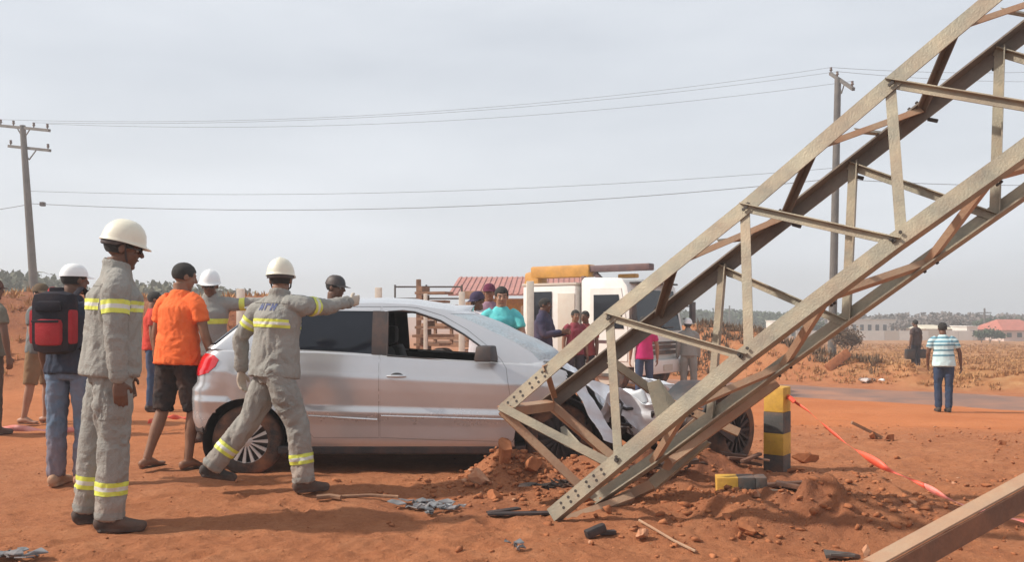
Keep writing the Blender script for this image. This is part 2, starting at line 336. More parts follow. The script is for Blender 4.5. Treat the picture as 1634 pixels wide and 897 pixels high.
# ------------------------------------------------------------------ loose clods, gravel
def rock_shape(seed, sub=1, amp=.28):
    bm = bmesh.new(); bmesh.ops.create_icosphere(bm, subdivisions=sub, radius=1); v = np.array([x.co[:] for x in bm.verts])
    f = np.array([[q.index for q in x.verts] for x in bm.faces]); bm.free()
    r = 1 + amp * fbm(v * 1.1 + seed * 13.7, 3); v = v * r[:, None]
    g = np.random.default_rng(seed); 
    for k in range(9):                          # a few broken flats
        nrm = unit(g.normal(size=3)); d = v @ nrm; lim = g.uniform(.25, .6); v = v - np.outer(np.clip(d - lim, 0, None), nrm) * 1.0
    return v, f
def rocks_np(pts, sizes, protos, seed=0, flat=.65):
    g = np.random.default_rng(seed); vs = []; fs = []; b = 0
    for p, s in zip(pts, sizes):
        v, f = protos[g.integers(len(protos))]; a = g.uniform(0, 6.28); c, s_ = math.cos(a), math.sin(a)
        w = v * (s * g.uniform(.7, 1.3, 3)) ; w = np.stack([w[:, 0] * c - w[:, 1] * s_, w[:, 0] * s_ + w[:, 1] * c, w[:, 2] * flat], 1) + p
        vs.append(w); fs.append(f + b); b += len(v)
    return np.concatenate(vs), np.concatenate(fs)
protos0 = [rock_shape(k, 1) for k in range(6)]
def scatter(n, fx, fy, smin, smax, seed, power=3):
    g = np.random.default_rng(seed); x = fx(g, n); y = fy(g, n); s = smin + (smax - smin) * g.random(n) ** power
    return np.stack([x, y, G(x, y) + s * .15], 1), s
pts1, s1 = scatter(1800, lambda g, n: g.uniform(-7, 8, n), lambda g, n: 3.6 + 9 * g.random(n) ** 1.4, .005, .022, 1, 4)
pts2, s2 = scatter(1700, lambda g, n: g.normal(2.0, 1.2, n), lambda g, n: g.normal(6.2, .75, n), .006, .05, 2, 5)
pts3, s3 = scatter(900, lambda g, n: g.normal(5.2, 1.8, n), lambda g, n: g.normal(9.3, 1.6, n), .008, .045, 3, 4)
pts5, s5 = scatter(1100, lambda g, n: g.normal(1.7, .65, n), lambda g, n: g.normal(5.65, .35, n), .006, .06, 14, 7)
pts4, s4 = scatter(900, lambda g, n: g.normal(.1, .45, n), lambda g, n: g.normal(6.55, .22, n), .008, .06, 4, 4)
pp = np.concatenate([pts1, pts2, pts3, pts4, pts5]); sz = np.concatenate([s1, s2, s3, s4, s5])
keep = ~((pp[:, 1] < 4.4)) ; pp, sz = pp[keep], sz[keep]
M_CLOD = mat('clod_earth', (.43, .17, .078), .95, 0, .3, 9, .5, 40, spec=.1, c2=(.25, .09, .042))
M_ROCK = mat('pale_stone', (.55, .32, .20), .9, 0, .3, 7, .6, 40, spec=.2, c2=(.40, .17, .09))
h = rng.random(len(pp)) < .93
protoss = [rock_shape(60 + k, 0, .1) if False else (lambda q: (q[0], q[1]))(rock_shape(60 + k, 1, .3)) for k in range(3)]
gp_, gs_ = scatter(7000, lambda g, n: g.uniform(-5, 6, n), lambda g, n: 4.4 + 6 * g.random(n) ** 1.5, .003, .011, 9, 2)
ov = np.array([(1, 0, 0), (0, 1, 0), (-1, 0, 0), (0, -1, 0), (0, 0, 1.)]); of = np.array([(0, 1, 4), (1, 2, 4), (2, 3, 4), (3, 0, 4)])
v, f = rocks_np(gp_, gs_, [(ov, of)], 8); tag(link('grit', fastmesh('grit', v, f), M_CLOD), 'fine loose grit over the red earth', 'grit', kind='stuff')
v, f = rocks_np(pp[h], sz[h], protos0, 5); tag(link('clods', fastmesh('clods', v, f), M_CLOD), 'loose red clods and grit strewn over the earth around the wreck', 'soil', kind='stuff')
v, f = rocks_np(pp[~h], sz[~h] * .8, protos0, 6); tag(link('gravel', fastmesh('gravel', v, f), M_ROCK), 'small pale stones scattered over the red earth', 'gravel', kind='stuff')
rocks = [  # px, py, Y, size x,y,z, rot, label, material
 (770, 782, 6.45, .10, .08, .085, .3, 'ochre block of earth in front of the car sill, left of the biggest clod', 1),
 (806, 762, 6.65, .13, .10, .15, 1.1, 'biggest upright orange clod under the end of the car door sill', 0),
 (790, 800, 6.2, .09, .07, .05, 2.0, 'low flat clod in front of the ochre block', 0),
 (845, 775, 6.6, .10, .09, .08, .7, 'rounded red clod between the big clod and the bent strut', 0),
 (1382, 886, 4.85, .05, .045, .06, .2, 'cream coloured stone at the bottom edge beside the dark plate', 1),
 (1268, 757, 7.0, .10, .07, .055, .1, 'square brick like lump just right of the bollard foot', 0),
 (1286, 717, 7.7, .14, .08, .06, .3, 'dark edged clod on the ground right behind the striped bollard', 0),
 (1420, 692, 9.2, .16, .09, .06, .5, 'lone dark clod out on the flat ground below the road', 0),
 (1393, 690, 9.3, .12, .08, .07, .9, 'jagged clod leaning against a broken stick on the flat ground', 0),
 (1027, 866, 5.1, .06, .05, .05, .9, 'pale crumbly stone on the slope near the bottom of the picture', 1),
 (1205, 838, 5.6, .06, .05, .05, 1.9, 'pale lump on the rubble slope below the fallen bollard', 1),
 (970, 795, 6.2, .12, .08, .07, 1.4, 'red lump in the angle of the two lower chords', 0),
 (1600, 710, 8.6, .12, .09, .05, 1.4, 'dark low clod near the right edge of the flat ground', 0),
 (1190, 865, 5.2, .09, .07, .05, 2.3, 'broad low clod at the foot of the rubble slope', 0),
 (930, 790, 6.0, .1, .08, .06, 2.9, 'broken red clod under the striped lower strut', 0)]
for i, (px, py, Y, a, b, c, r, lb, k) in enumerate(rocks):
    v, f = rock_shape(40 + i, 3, .34); v = v * V(a, b, c); me = fastmesh('rock', v, f); x = (px - CXP) / FPX * Y
    o = link('rock', me, M_ROCK if k else M_CLOD, smooth=False); o.location = (x, Y, gz(x, Y) + c * .45); o.rotation_euler = (0, 0, r); tag(o, lb, 'rock', 'clods and stones lying in the rubble')

# ================================================================== LATTICE TOWER (fallen, leaning to the right)
M_STEEL = mat('dusty_galvanised_steel', (.37, .325, .235), .55, .25, .2, 5, .3, 90, dust=.22, spec=.45, c2=(.21, .195, .155))
M_STEEL2 = mat('rusty_brace_steel', (.42, .29, .19), .7, .1, .2, 5, .3, 70, dust=.5, spec=.3, c2=(.34, .22, .15))
M_STEEL3 = mat('shade_painted_steel', (.20, .17, .135), .6, .15, .25, 5, .25, 70, dust=.12, spec=.4, c2=(.12, .10, .085))  # darker steel: shade of the far upper chord put into the colour
M_BOLT = mat('dark_bolt', (.06, .05, .045), .7, .5, .2)
A = V(.2253, 5.5, -1.2564 + CAMH); d = V(.72421, -.29225, .62459); e = V(.50767, .83894, -.19609); f_ = V(-.46668, .45909, .75594); TW, TD = .836, .604
O = {3: A, 1: A + TW * f_, 4: A + TD * e, 2: A + TW * f_ + TD * e}
obs = {1: [(.02, 795, 648), (1.08, 966, 497), (2.14, 1187, 318), (3.16, 1415, 122), (3.85, 1560, 0), (5.4, 1880, -275)],
       3: [(.0, 885, 832), (1.56, 1190, 579), (2.6, 1435, 394), (3.33, 1634, 252), (4.6, 2000, -20)],
       2: [(.17, 873, 640), (2.21, 1245, 347), (3.23, 1458, 180), (3.98, 1634, 42), (5.2, 1940, -205)],
       4: [(.02, 935, 822), (.65, 1052, 742), (1.66, 1255, 592), (2.65, 1475, 434), (3.33, 1634, 322), (4.7, 1990, 60)]}
chain = {}
for k, l_ in obs.items():
    ch = []
    for t, px, py in l_:
        P = O[k] + t * d; ch.append((t, at(px, py, P[1])))
    chain[k] = ch
def on(k, t):
    ch = chain[k]
    for (t0, p0), (t1, p1) in zip(ch[:-1], ch[1:]):
        if t <= t1 or t1 == ch[-1][0]: return p0 + (p1 - p0) * (t - t0) / (t1 - t0)
tower_o = at(885, 832, 5.5)
tower = empty('lattice_tower', tower_o, 0, 'bent and toppled steel lattice transmission tower leaning across the wrecked car', 'tower')
def loc(P): return np.asarray(P, float) - tower_o
inw = {1: (-f_, e), 2: (-f_, -e), 3: (f_, e), 4: (f_, -e)}     # flange directions of every chord
for k in (1, 2, 3, 4):
    ch = chain[k]; mb = MB()
    a, b = inw[k]
    for (t0, p0), (t1, p1) in zip(ch[:-1], ch[1:]):
        dd = unit(p1 - p0) * .004
        mb.angle(loc(p0 - dd), loc(p1 + dd), a, b, .090, .010)
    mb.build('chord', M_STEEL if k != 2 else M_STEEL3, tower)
def brace(k1, t1, k2, t2, n, leg=.065, m=None, off=.012, side=1, ext=.03, curve=0, lip=False):
    # an angle bar bolted to the inside of two chords; n points out of the face it lies in
    p, q = on(k1, t1), on(k2, t2); n = unit(n)
    s1 = inw[k1][0] if abs(inw[k1][0] @ (q - p)) > abs(inw[k1][1] @ (q - p)) else inw[k1][1]
    s2 = inw[k2][0] if abs(inw[k2][0] @ (p - q)) > abs(inw[k2][1] @ (p - q)) else inw[k2][1]
    p = p + s1 * .045 + n * off * -1; q = q + s2 * .045 + n * off * -1
    t = unit(q - p); p, q = p - t * ext, q + t * ext; w = unit(np.cross(n, t)) * side
    if lip and w[2] > 0: w = -w
    nb = n if lip else -n
    mb = MB(); c0 = -w * leg / 2
    if curve:
        pts = [p + (q - p) * s + w * curve * math.sin(math.pi * s) for s in np.linspace(0, 1, 7)]
        for x, y in zip(pts[:-1], pts[1:]): mb.angle(loc(x + c0), loc(y + c0 + t * .002), w, -n, leg, .007)
    else: mb.angle(loc(p + c0), loc(q + c0), w, nb, leg, .007, leg * .85)
    o = mb.build('brace', m or M_STEEL, tower)
    for x in (p + t * .045, q - t * .045): MB().tube([loc(x + n * (2 * off + .0)), loc(x + n * (2 * off + .010))], .010, 6).build('bolt', M_BOLT, o)
    return o
pit = 1.035
for i in range(5):
    s = 1.075 + i * pit                                          # front face, between the two near chords
    b_ = 'vertical'
    brace(1, s, 3, s - .50, -e, .058)
    brace(1, s, 3, s + .49, -e, .046, lip=True)
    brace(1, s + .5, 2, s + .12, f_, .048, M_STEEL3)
    brace(1, s + .5, 2, s + 1.12, f_, .048, M_STEEL2)
    brace(2, s + .64, 4, s + .03, e, .058)
    brace(2, s + .64, 4, s + 1.03, -e, .046, off=-.012, lip=True)
    brace(3, s + .03, 4, s - .42, -f_, .048, M_STEEL2)
    brace(3, s + .03, 4, s + .55, -f_, .048, M_STEEL2, side=-1)
# thin redundant ties
for i in range(4):
    s = 1.58 + i * pit; mb = MB(); p = on(1, s) * .55 + on(2, s + .6) * .45; q = on(2, s + .42)
    mb.angle(loc(p), loc(q), f_, e, .022, .004); mb.build('tie', M_STEEL, tower)
# twisted bars at the torn foot
foot = [((797, 648, 5.70), (975, 741, 5.42), .055, M_STEEL, (0, -1, .2)), ((800, 655, 5.72), (925, 775, 5.62), .052, M_STEEL2, (0, -1, .3)),
        ((800, 650, 5.74), (880, 640, 6.25), .065, M_STEEL2, (0, -.4, 1)), ((866, 588, 5.72), (882, 640, 6.22), .04, M_STEEL2, (-1, -.6, 0)),
        ((880, 645, 6.25), (985, 735, 6.1), .06, M_STEEL2, (0, -1, .5)), ((975, 575, 6.05), (1065, 640, 6.1), .055, M_STEEL, (0, -1, .2)),
        ((930, 824, 6.0), (1040, 773, 5.9), .065, M_STEEL2, (0, -1, .6)), ((1040, 773, 5.9), (1125, 700, 5.8), .075, M_STEEL, (0, -1, .6)),
        ((1070, 735, 5.7), (1240, 610, 5.6), .05, M_STEEL2, (0, -1, .5)), ((905, 828, 5.6), (1010, 790, 5.85), .05, M_STEEL2, (0, -.8, .8)),
        ((1065, 640, 6.1), (1180, 690, 6.0), .055, M_STEEL2, (0, -1, .2))]
for p, q, lg, m, n in foot:
    p, q = at(*p), at(*q); t = unit(q - p); w = unit(np.cross(V(*n), t)); MB().angle(loc(p - w * lg / 2), loc(q - w * lg / 2), w, -unit(V(*n)), lg, .008).build('brace', m, tower)
# bent gusset plates
pl = [at(1032, 612, 6.0), at(1052, 606, 6.0), at(1086, 655, 5.95), at(1080, 690, 5.9), at(1048, 672, 5.92)]
MB().poly([loc(p) for p in pl], (.004, .008, .002)).build('gusset_plate', M_STEEL, tower)
pl = [at(894, 683, 6.1), at(900, 680, 6.1), at(930, 712, 5.9), at(955, 735, 5.8), at(900, 712, 5.9)]
MB().poly([loc(p) for p in pl], (.002, .008, .001)).build('gusset_plate', M_STEEL, tower)
pl = [at(1082, 690, 5.8), at(1108, 668, 5.75), at(1120, 690, 5.75), at(1068, 752, 5.85), at(1056, 748, 5.86)]
MB().poly([loc(p) for p in pl], (.002, .008, .003)).build('gusset_plate', M_STEEL2, tower)
for t1, t2, k in ((.10, .42, 1), (.10, .42, 3)):                # bolt holes where the next length was spliced on
    for i, s in enumerate(np.linspace(t1, t2, 6)):
        s = s + (.03 if i > 2 else 0)
        for r_ in (.32, .70):
            c = on(k, s) + inw[k][0] * .090 * r_ - e * .0015
            MB().tube([loc(c), loc(c - e * .001)], .0095, 8).build('bolt_hole', M_BOLT, tower)
for k, s, rr in ((3, .57, .014), (3, 1.56, .013), (3, 2.6, .013), (1, 1.08, .012), (1, 2.14, .012), (1, 3.17, .012)):
    c = on(k, s) + inw[k][0] * .045
    MB().tube([loc(c), loc(c - e * .014)], rr, 6).build('bolt', M_BOLT, tower)
for s in (1.72, 2.24, 2.72, 3.26, 3.7):                          # step bolts and nodes on the shaded chord
    c = on(2, s) - f_ * .09; MB().tube([loc(c), loc(c - f_ * .05 + d * .03)], .012, 6).build('bolt', M_BOLT, tower)
# separate length of tower chord lying near the camera at bottom right
p, q = at(1405, 905, 3.75), at(1700, 742, 4.35); pm = (p + q) / 2
M_WEBSHADE = mat('shade_brown_steel', (.20, .105, .065), .8, .1, .3, 9, .4, 60, dust=.5, c2=(.13, .065, .04))  # brown web darker than the flange: its shade put into the colour
o = empty('steel_beam', pm); bx_ = unit(q - pm); s0 = unit(V(-.48, .88, .10)); dn = V(.03, -.05, -1)
MB().bar(p - pm + s0 * .045, q - pm + s0 * .045, .09, .010, (0, 0, 1)).build('top_flange', M_STEEL2, o); MB().bar(p - pm + dn * .057, q - pm + dn * .057, .010, .10, (0, 0, 1)).build('web', M_WEBSHADE, o)
tag(o, 'dusty steel angle beam cutting across the bottom right corner', 'beam')
# thin twisted rod on the slope
pts = [at(1020, 850, 5.35), at(1040, 866, 5.2), at(1075, 885, 5.0), at(1110, 905, 4.85)]; 
for p in pts: p[2] = gz(p[0], p[1]) + .02
tag(MB().tube(pts, .008, 6).build('metal_rod', M_STEEL2, smooth=True), 'thin bent rod lying down the slope at the bottom edge', 'rod')
# ================================================================== THE WRECKED CAR
CY0 = 7.05                                       # distance of its near flank
M_PAINT = mat('silver_paint', (.56, .57, .59), .24, .5, .04, 3, .02, 300, dust=.05, coat=.6, dustz=.60)
M_PAINTC = mat('scraped_silver_paint', (.74, .76, .80), .4, .1, .12, 8, .1, 60, dust=.10)
M_GLASS = mat('tinted_glass', (.012, .015, .022), .08, .0, .1, spec=.35, coat=.0)
M_WSG = mat('shattered_windscreen', (.34, .40, .44), .35, 0, .25, 60, .5, 60, dust=.25)
M_BLK = mat('black_plastic', (.022, .022, .025), .55, 0, .2, dust=.2)
M_TRIM = mat('grey_cabin_trim', (.03, .03, .034), .85, 0, .2)
M_TYRE = mat('dusty_tyre', (.045, .04, .038), .85, 0, .25, 20, .3, 60, dust=.75)
M_RIM = mat('grey_hubcap', (.62, .60, .58), .4, .3, .1, dust=.25)
M_RED = mat('red_lamp_lens', (.60, .012, .02), .15, 0, .1, spec=.7, coat=.6)
M_CLEAR = mat('clear_lamp_lens', (.75, .75, .75), .15, 0, .1, coat=.5)
car = empty('car', (-2.588 + 1.9, CY0 + .83, 0), 0, 'silver hatchback with its front end crushed under the fallen tower', 'car')
CXO = 1.9
def cxz(px, py, ins=.0): k = (CY0 + ins) / FPX; return ((px - CXP) * k + 2.588, CAMH + (HYP - py) * k)
ip = lambda x, xs, ys: np.interp(x, xs, ys)
zb = lambda x: ip(x, [0, 1.0, 1.9, 2.5, 2.8, 3.3, 3.9], [1.02, 1.005, .95, .915, .90, .83, .72])      # beltline and hood edge
zrail = lambda x: ip(x, [.40, .6, .99, 1.5, 1.75, 2.0, 2.1], [1.335, 1.372, 1.405, 1.412, 1.40, 1.36, 1.345])
zlow = lambda x: ip(x, [-.1, .30, .36, 2.6, 3.3, 3.9], [.37, .36, .245, .245, .22, .2])
def curve(xr, xf, w, ar, af, zf, pr=.62, pf=.62, n=(20, 190, 20), wr=1, wf=1):
    P = []
    for i in range(n[0]):
        t = i / n[0] * math.pi / 2; x = xr + ar * (1 - math.cos(t) ** pr if math.cos(t) > 0 else 1); P.append((x, -w * math.sin(t) ** pr, zf(x)))
    for i in range(n[1]):
        x = xr + ar + (xf - af - xr - ar) * i / n[1]; P.append((x, -w, zf(x)))
    for i in range(n[2] + 1):
        t = math.pi / 2 * (1 - i / n[2]); c = max(math.cos(t), 0); x = xf - af * (1 - c ** pf); P.append((x, -w * math.sin(t) ** pf, zf(x)))
    return np.array(P)
slices = []; zones = []
tz = np.linspace(0, 1, 46)
for t in tz:
    z1 = .245 + t * .72                                        # nominal height
    w = ip(z1, [.245, .27, .31, .42, .505, .525, .56, .70, .80, .83, .90, .965], [.785, .80, .808, .815, .832, .836, .822, .832, .836, .828, .818, .805])
    xr = ip(z1, [.2, .35, .62, .68, .8, .9, .97], [-.06, -.10, -.10, -.06, -.05, -.02, .03])
    xf = ip(z1, [.2, .5, .7, .97], [3.9, 3.92, 3.88, 3.72])
    slices.append(curve(xr, xf, w, .30, .4, lambda x: zlow(x) + t * (zb(x) - zlow(x)))); zones.append(0)
xfs = []
for k in np.linspace(.1, 1, 9):
    xf = 3.72 + (3.02 - 3.72) * k
    slices.append(curve(.03 + .01 * k, xf, .805 - .02 * k, .30 - .02 * k, .4 - .16 * k, lambda x: zb(x) + .045 * k * ss(2.7, 2.95, x) * 1 + .012 * k, pf=.62 + .2 * k)); zones.append(1)
for s in np.linspace(.03, 1, 32):
    xa = ip(s, [0, .2, .42, .57, .77, .95, 1], [2.80, 2.72, 2.56, 2.41, 2.235, 2.03, 1.98])
    xr = .04 + .36 * s ** 1.08; w = .785 - .165 * s ** 1.3
    slices.append(curve(xr, xa + .26, w, .22 - .06 * s, .26, lambda x: zb(np.minimum(x, 2.9)) + .012 + (zrail(x) - zb(np.minimum(x, 2.9)) - .012) * s + .03 * (1 - s) * ss(2.75, 2.95, x), pf=.8, pr=.5)); zones.append(2)
for k in np.linspace(.06, 1, 12):
    w = .62 * (1 - k) ** 1.0 * (1) + 0.0
    slices.append(curve(.40 - .03 * math.sin(k * 1.5), 2.24 + .02 * k, w, .16, .26, lambda x: zrail(x) + .055 * (1 - (1 - k) ** 2.2), pf=.8, pr=.5)); zones.append(5)
S = np.array(slices); ns, nu, _ = S.shape
# drooping, folded nose
def crush(P):
    P = P.copy(); x = P[:, 0]; k = ss(2.95, 3.5, x)
    n = np.stack([fbm(P * 3.1 + 10 * j, 3) for j in range(3)], 1)
    P[:, 2] = P[:, 2] - k * .22 * ss(.3, .9, P[:, 2]) ; P[:, 0] -= .16 * k * ss(3.2, 3.9, x)
    P += n * (.085 * k)[:, None]; return P
bm = bmesh.new(); vl = [[bm.verts.new(S[i, j]) for j in range(nu)] for i in range(ns)]
zl = bm.faces.layers.int.new('zone')
for i in range(ns - 1):
    for j in range(nu - 1):
        q = (vl[i][j], vl[i][j + 1], vl[i + 1][j + 1], vl[i + 1][j])
        try: f = bm.faces.new(q)
        except ValueError: continue
        z = zones[i + 1]
        if z == 2 and j >= 20 + 190 + 1 and 1: z = 3
        if z == 2 and j < 17 and 3 < i - 54 < 27: z = 4
        f[zl] = z
bmesh.ops.recalc_face_normals(bm, faces=bm.faces)
def cut(poly, closed=True):
    n = len(poly)
    for i in range(n if closed else n - 1):
        (x0, z0), (x1, z1) = poly[i], poly[(i + 1) % n]
        m = .014; lx, hx, lz, hz = min(x0, x1) - m, max(x0, x1) + m, min(z0, z1) - m, max(z0, z1) + m
        fs = []
        for f in bm.faces:
            c = f.verts[0].co
            if lx < c.x < hx and lz < c.z < hz: fs.append(f)
        if not fs or (abs(x0 - x1) + abs(z0 - z1) < 1e-6): continue
        g = set(fs); 
        for f in fs: g.update(f.edges); g.update(f.verts)
        bmesh.ops.bisect_plane(bm, geom=list(g), plane_co=(x0, 0, z0), plane_no=Vector((z1 - z0, 0, x0 - x1)).normalized(), dist=1e-5)
def inside(poly, x, z):
    r = False; n = len(poly); j = n - 1
    for i in range(n):
        (xi, zi), (xj, zj) = poly[i], poly[j]
        if (zi > z) != (zj > z) and x < (xj - xi) * (z - zi) / (zj - zi) + xi: r = not r
        j = i
    return r
def circ(cx, cz, r, a0, a1, n): return [(cx + r * math.cos(R(a0 + (a1 - a0) * i / n)), cz + r * math.sin(R(a0 + (a1 - a0) * i / n))) for i in range(n + 1)]
WR = (.438, .293); WF = (2.955, .30)
arch_r = circ(*WR, .345, -22, 202, 26); arch_r = arch_r + [(WR[0] - .33, .1), (WR[0] + .33, .1)]
arch_f = circ(*WF, .35, -22, 202, 26) + [(WF[0] - .33, .1), (WF[0] + .33, .1)]
win_f = [cxz(*p, .08) for p in [(619, 567), (617, 497), (640, 496), (660, 498), (702, 512), (740, 534), (771, 556), (790, 571), (797, 585), (750, 580), (695, 574)]]
win_r = [cxz(*p, .08) for p in [(425, 557), (432, 520), (448, 503), (480, 497), (540, 496), (592, 496.5), (594, 565), (540, 561), (480, 558)]]
door_f = [cxz(*p, .02) for p in [(607, 560), (607, 650), (607, 699), (700, 703), (818, 706), (826, 690), (824, 660), (814, 630), (810, 606), (808, 588)]]
door_f += [cxz(*p, .08) for p in [(800, 574), (778, 552), (745, 526), (706, 504), (664, 491), (640, 489), (607, 489)]]
door_r = [cxz(*p, .02) for p in [(605, 560), (605, 699), (500, 699), (489, 685), (478, 660), (462, 637), (440, 622), (424, 605), (418, 580)]]
door_r += [cxz(*p, .08) for p in [(417, 558), (424, 515), (442, 497), (480, 490), (540, 489), (605, 489)]]
pillar = [cxz(*p, .08) for p in [(594, 566), (592, 496.5), (617, 497), (619, 567)]]
lamp = [cxz(*p, .05) for p in [(322, 565), (342, 566), (352, 574), (347, 585), (335, 595), (318, 600), (300, 600), (300, 566)]]
door_f_i = [(x * .9965 + .0035 * 1.75, z * .994 + .006 * .7) for x, z in door_f]
door_r_i = [(x * .9945 + .0055 * 1.1, z * .994 + .006 * .7) for x, z in door_r]
for p in (arch_r, arch_f, win_f, win_r, door_f, door_f_i, door_r, door_r_i, lamp): cut(p)
crease = None
groups = {}
for f in bm.faces:
    c = f.calc_center_median(); z = f[zl]; x, zz = c.x, c.z; side = abs(c.y) > .45
    if z in (0, 1) and side and (inside(arch_r, x, zz) or inside(arch_f, x, zz)): k = None
    elif z == 3: k = 'windscreen' if (zz - .9) / .45 > .10 and zz < 1.325 and abs(c.y) < 1 else 'body'
    elif z == 4: k = 'rear_window'
    elif z in (0, 1, 2) and side and inside(win_f, x, zz) and z == 2: k = 'opening'
    elif z == 2 and side and inside(win_r, x, zz): k = 'window'
    elif z == 2 and side and inside(pillar, x, zz): k = 'pillar_trim'
    elif z < 3 and side and x < .9 and inside(lamp, x, zz): k = 'tail_light'
    elif z < 3 and side and inside(door_f_i, x, zz): k = 'front_door'
    elif z < 3 and side and inside(door_r_i, x, zz): k = 'rear_door'
    elif z < 3 and side and (inside(door_f, x, zz) or inside(door_r, x, zz)): k = 'gap'
    elif z < 2 and x > 3.03 and (z == 0) and zz < .98: k = 'nose'
    elif z == 1 and x > 2.86: k = 'hood0'
    else: k = 'body'
    if k: groups.setdefault(k, []).append(f)
def pull(fs, off=0.0, dz=0):
    vi = {}; v = []; ff = []; 
    for f in fs:
        q = []
        for x in f.verts:
            if x.index not in vi: vi[x.index] = len(v); c = x.co + x.normal * off; v.append((c.x, c.y, c.z))
            q.append(vi[x.index])
        ff.append(q)
    return np.array(v), ff
bm.verts.index_update(); bm.normal_update()
nm = bm.verts[:]
# outward sign of the normals
sgn = 1 if sum(f.normal.y for f in groups['front_door']) < 0 else -1
def part(name, key, m, off=0, both=False, fn=None, parent=car, label=None):
    res = []
    v, ff = pull(groups[key], off * sgn)
    if fn is not None: v = fn(v)
    for s in ((1, -1) if both != 'far' else (-1,)):
        w = v.copy(); w[:, 1] *= s; w[:, 0] -= CXO
        F_ = [q[::-1] for q in ff] if s * sgn < 0 else ff
        res.append((w, F_))
        if both is False: break
    if both is True:
        w = np.concatenate([r[0] for r in res]); k = len(res[0][0]); F_ = list(res[0][1]) + [[i + k for i in q] for q in res[1][1]]
        res = [(w, F_)]
    o = link(name, raw(name, *res[0]), m, parent, True)
    if key in ('body', 'windscreen', 'rear_window', 'hood0') and both is True:   # weld the centre seam
        b2 = bmesh.new(); b2.from_mesh(o.data); bmesh.ops.remove_doubles(b2, verts=b2.verts, dist=.0008); b2.to_mesh(o.data); b2.free()
    o.data.set_sharp_from_angle(angle=R(38))
    if label: o['label'] = label
    return o
def gapfn(v): return v
body = part('body', 'body', M_PAINT, 0, True, crush)
part('interior_trim', 'body', M_TRIM, -.02, True, crush)
fd = part('door', 'front_door', M_PAINT); part('door', 'front_door', M_PAINT, 0, 'far')
part('door_lining', 'front_door', M_TRIM, -.03); part('door_lining', 'front_door', M_TRIM, -.03, 'far')
rdo = part('door', 'rear_door', M_PAINT); part('door', 'rear_door', M_PAINT, 0, 'far')
part('door_lining', 'rear_door', M_TRIM, -.03); part('door_lining', 'rear_door', M_TRIM, -.03, 'far')
part('door_seal', 'gap', M_BLK, -.012); part('door_seal', 'gap', M_BLK, -.012, 'far')
part('pillar_trim', 'pillar_trim', M_BLK, -.002); part('pillar_trim', 'pillar_trim', M_BLK, -.002, 'far')
part('window', 'window', M_GLASS, -.004); part('window', 'window', M_GLASS, -.004, 'far')
part('windscreen', 'windscreen', M_WSG, -.002, True); part('rear_window', 'rear_window', M_GLASS, -.002, True)
part('tail_light', 'tail_light', M_RED, .006); part('tail_light', 'tail_light', M_RED, .006, 'far')
hood_mat = M_PAINT
def L(x, y, z): return V(x - CXO, y, z)
bm.free()
def flank(z): return -float(ip(z, [.245, .31, .505, .525, .56, .70, .80, .83, .90, .965], [.785, .808, .832, .836, .822, .832, .836, .828, .818, .805]))
# window rubber, handle, mouldings, mirror
mb = MB(); w = [L(x, -(.80 - .0 - .165 * max(0, (z - ip(x, [1, 1.9, 2.8], [1.0, .95, .9])) / .44) ** 1.3) + .008, z) for x, z in win_f]; mb.tube(w + [w[0]], .008, 6, cap=False); mb.build('window_seal', M_BLK, fd, True)
hx, hz = cxz(633, 601); mb = MB(); mb.tube([L(hx + s, flank(hz) - .012 - .018 * math.cos(s / .075 * 1.5), hz + .002) for s in np.linspace(-.075, .075, 9)], [(.008 + .004 * math.cos(s / .08 * 1.4), .010) for s in np.linspace(-.075, .075, 9)], 10); mb.build('handle', M_PAINT, fd, True)
MB().ball(L(hx, flank(hz) + .004, hz), (.055, .008, .030)).build('handle_recess', M_BLK, fd, True)
hx2 = cxz(442, 596)[0]; mb = MB(); mb.tube([L(hx2 + s, flank(.83) - .012 - .018 * math.cos(s / .075 * 1.5), .84) for s in np.linspace(-.075, .075, 9)], .010, 10); mb.build('handle', M_PAINT, rdo, True)
mx_, mz_ = cxz(772, 569, -.05)
mb = MB(); mb.box(L(mx_ + .02, -.93, mz_ + .025), (.15, .22, .125), (unit(V(1, -.25, 0)), unit(V(.25, 1, 0)), V(0, 0, 1)), .82); mb.bar(L(mx_ + .03, -.80, mz_ - .02), L(mx_ + .02, -.88, mz_ - .01), .06, .04); mb.build('wing_mirror', M_BLK, car, True, .028)
mb = MB(); mb.ball(L(mx_ + .02, .93, mz_ + .03), (.06, .10, .062)); mb.build('wing_mirror', M_BLK, car, True)
# moulding line along the doors
for px0, px1, ob in ((606, 820, fd), (490, 604, rdo)):
    a, b = cxz(px0 + 2, 664)[0], cxz(px1 - 2, 672)[0]
    MB().poly([L(a, flank(.49) - .001, .492), L(b, flank(.49) - .001, .462), L(b, flank(.49) - .005, .466), L(a, flank(.49) - .005, .498)], (0, .004, .010)).build('moulding', M_PAINT, ob)
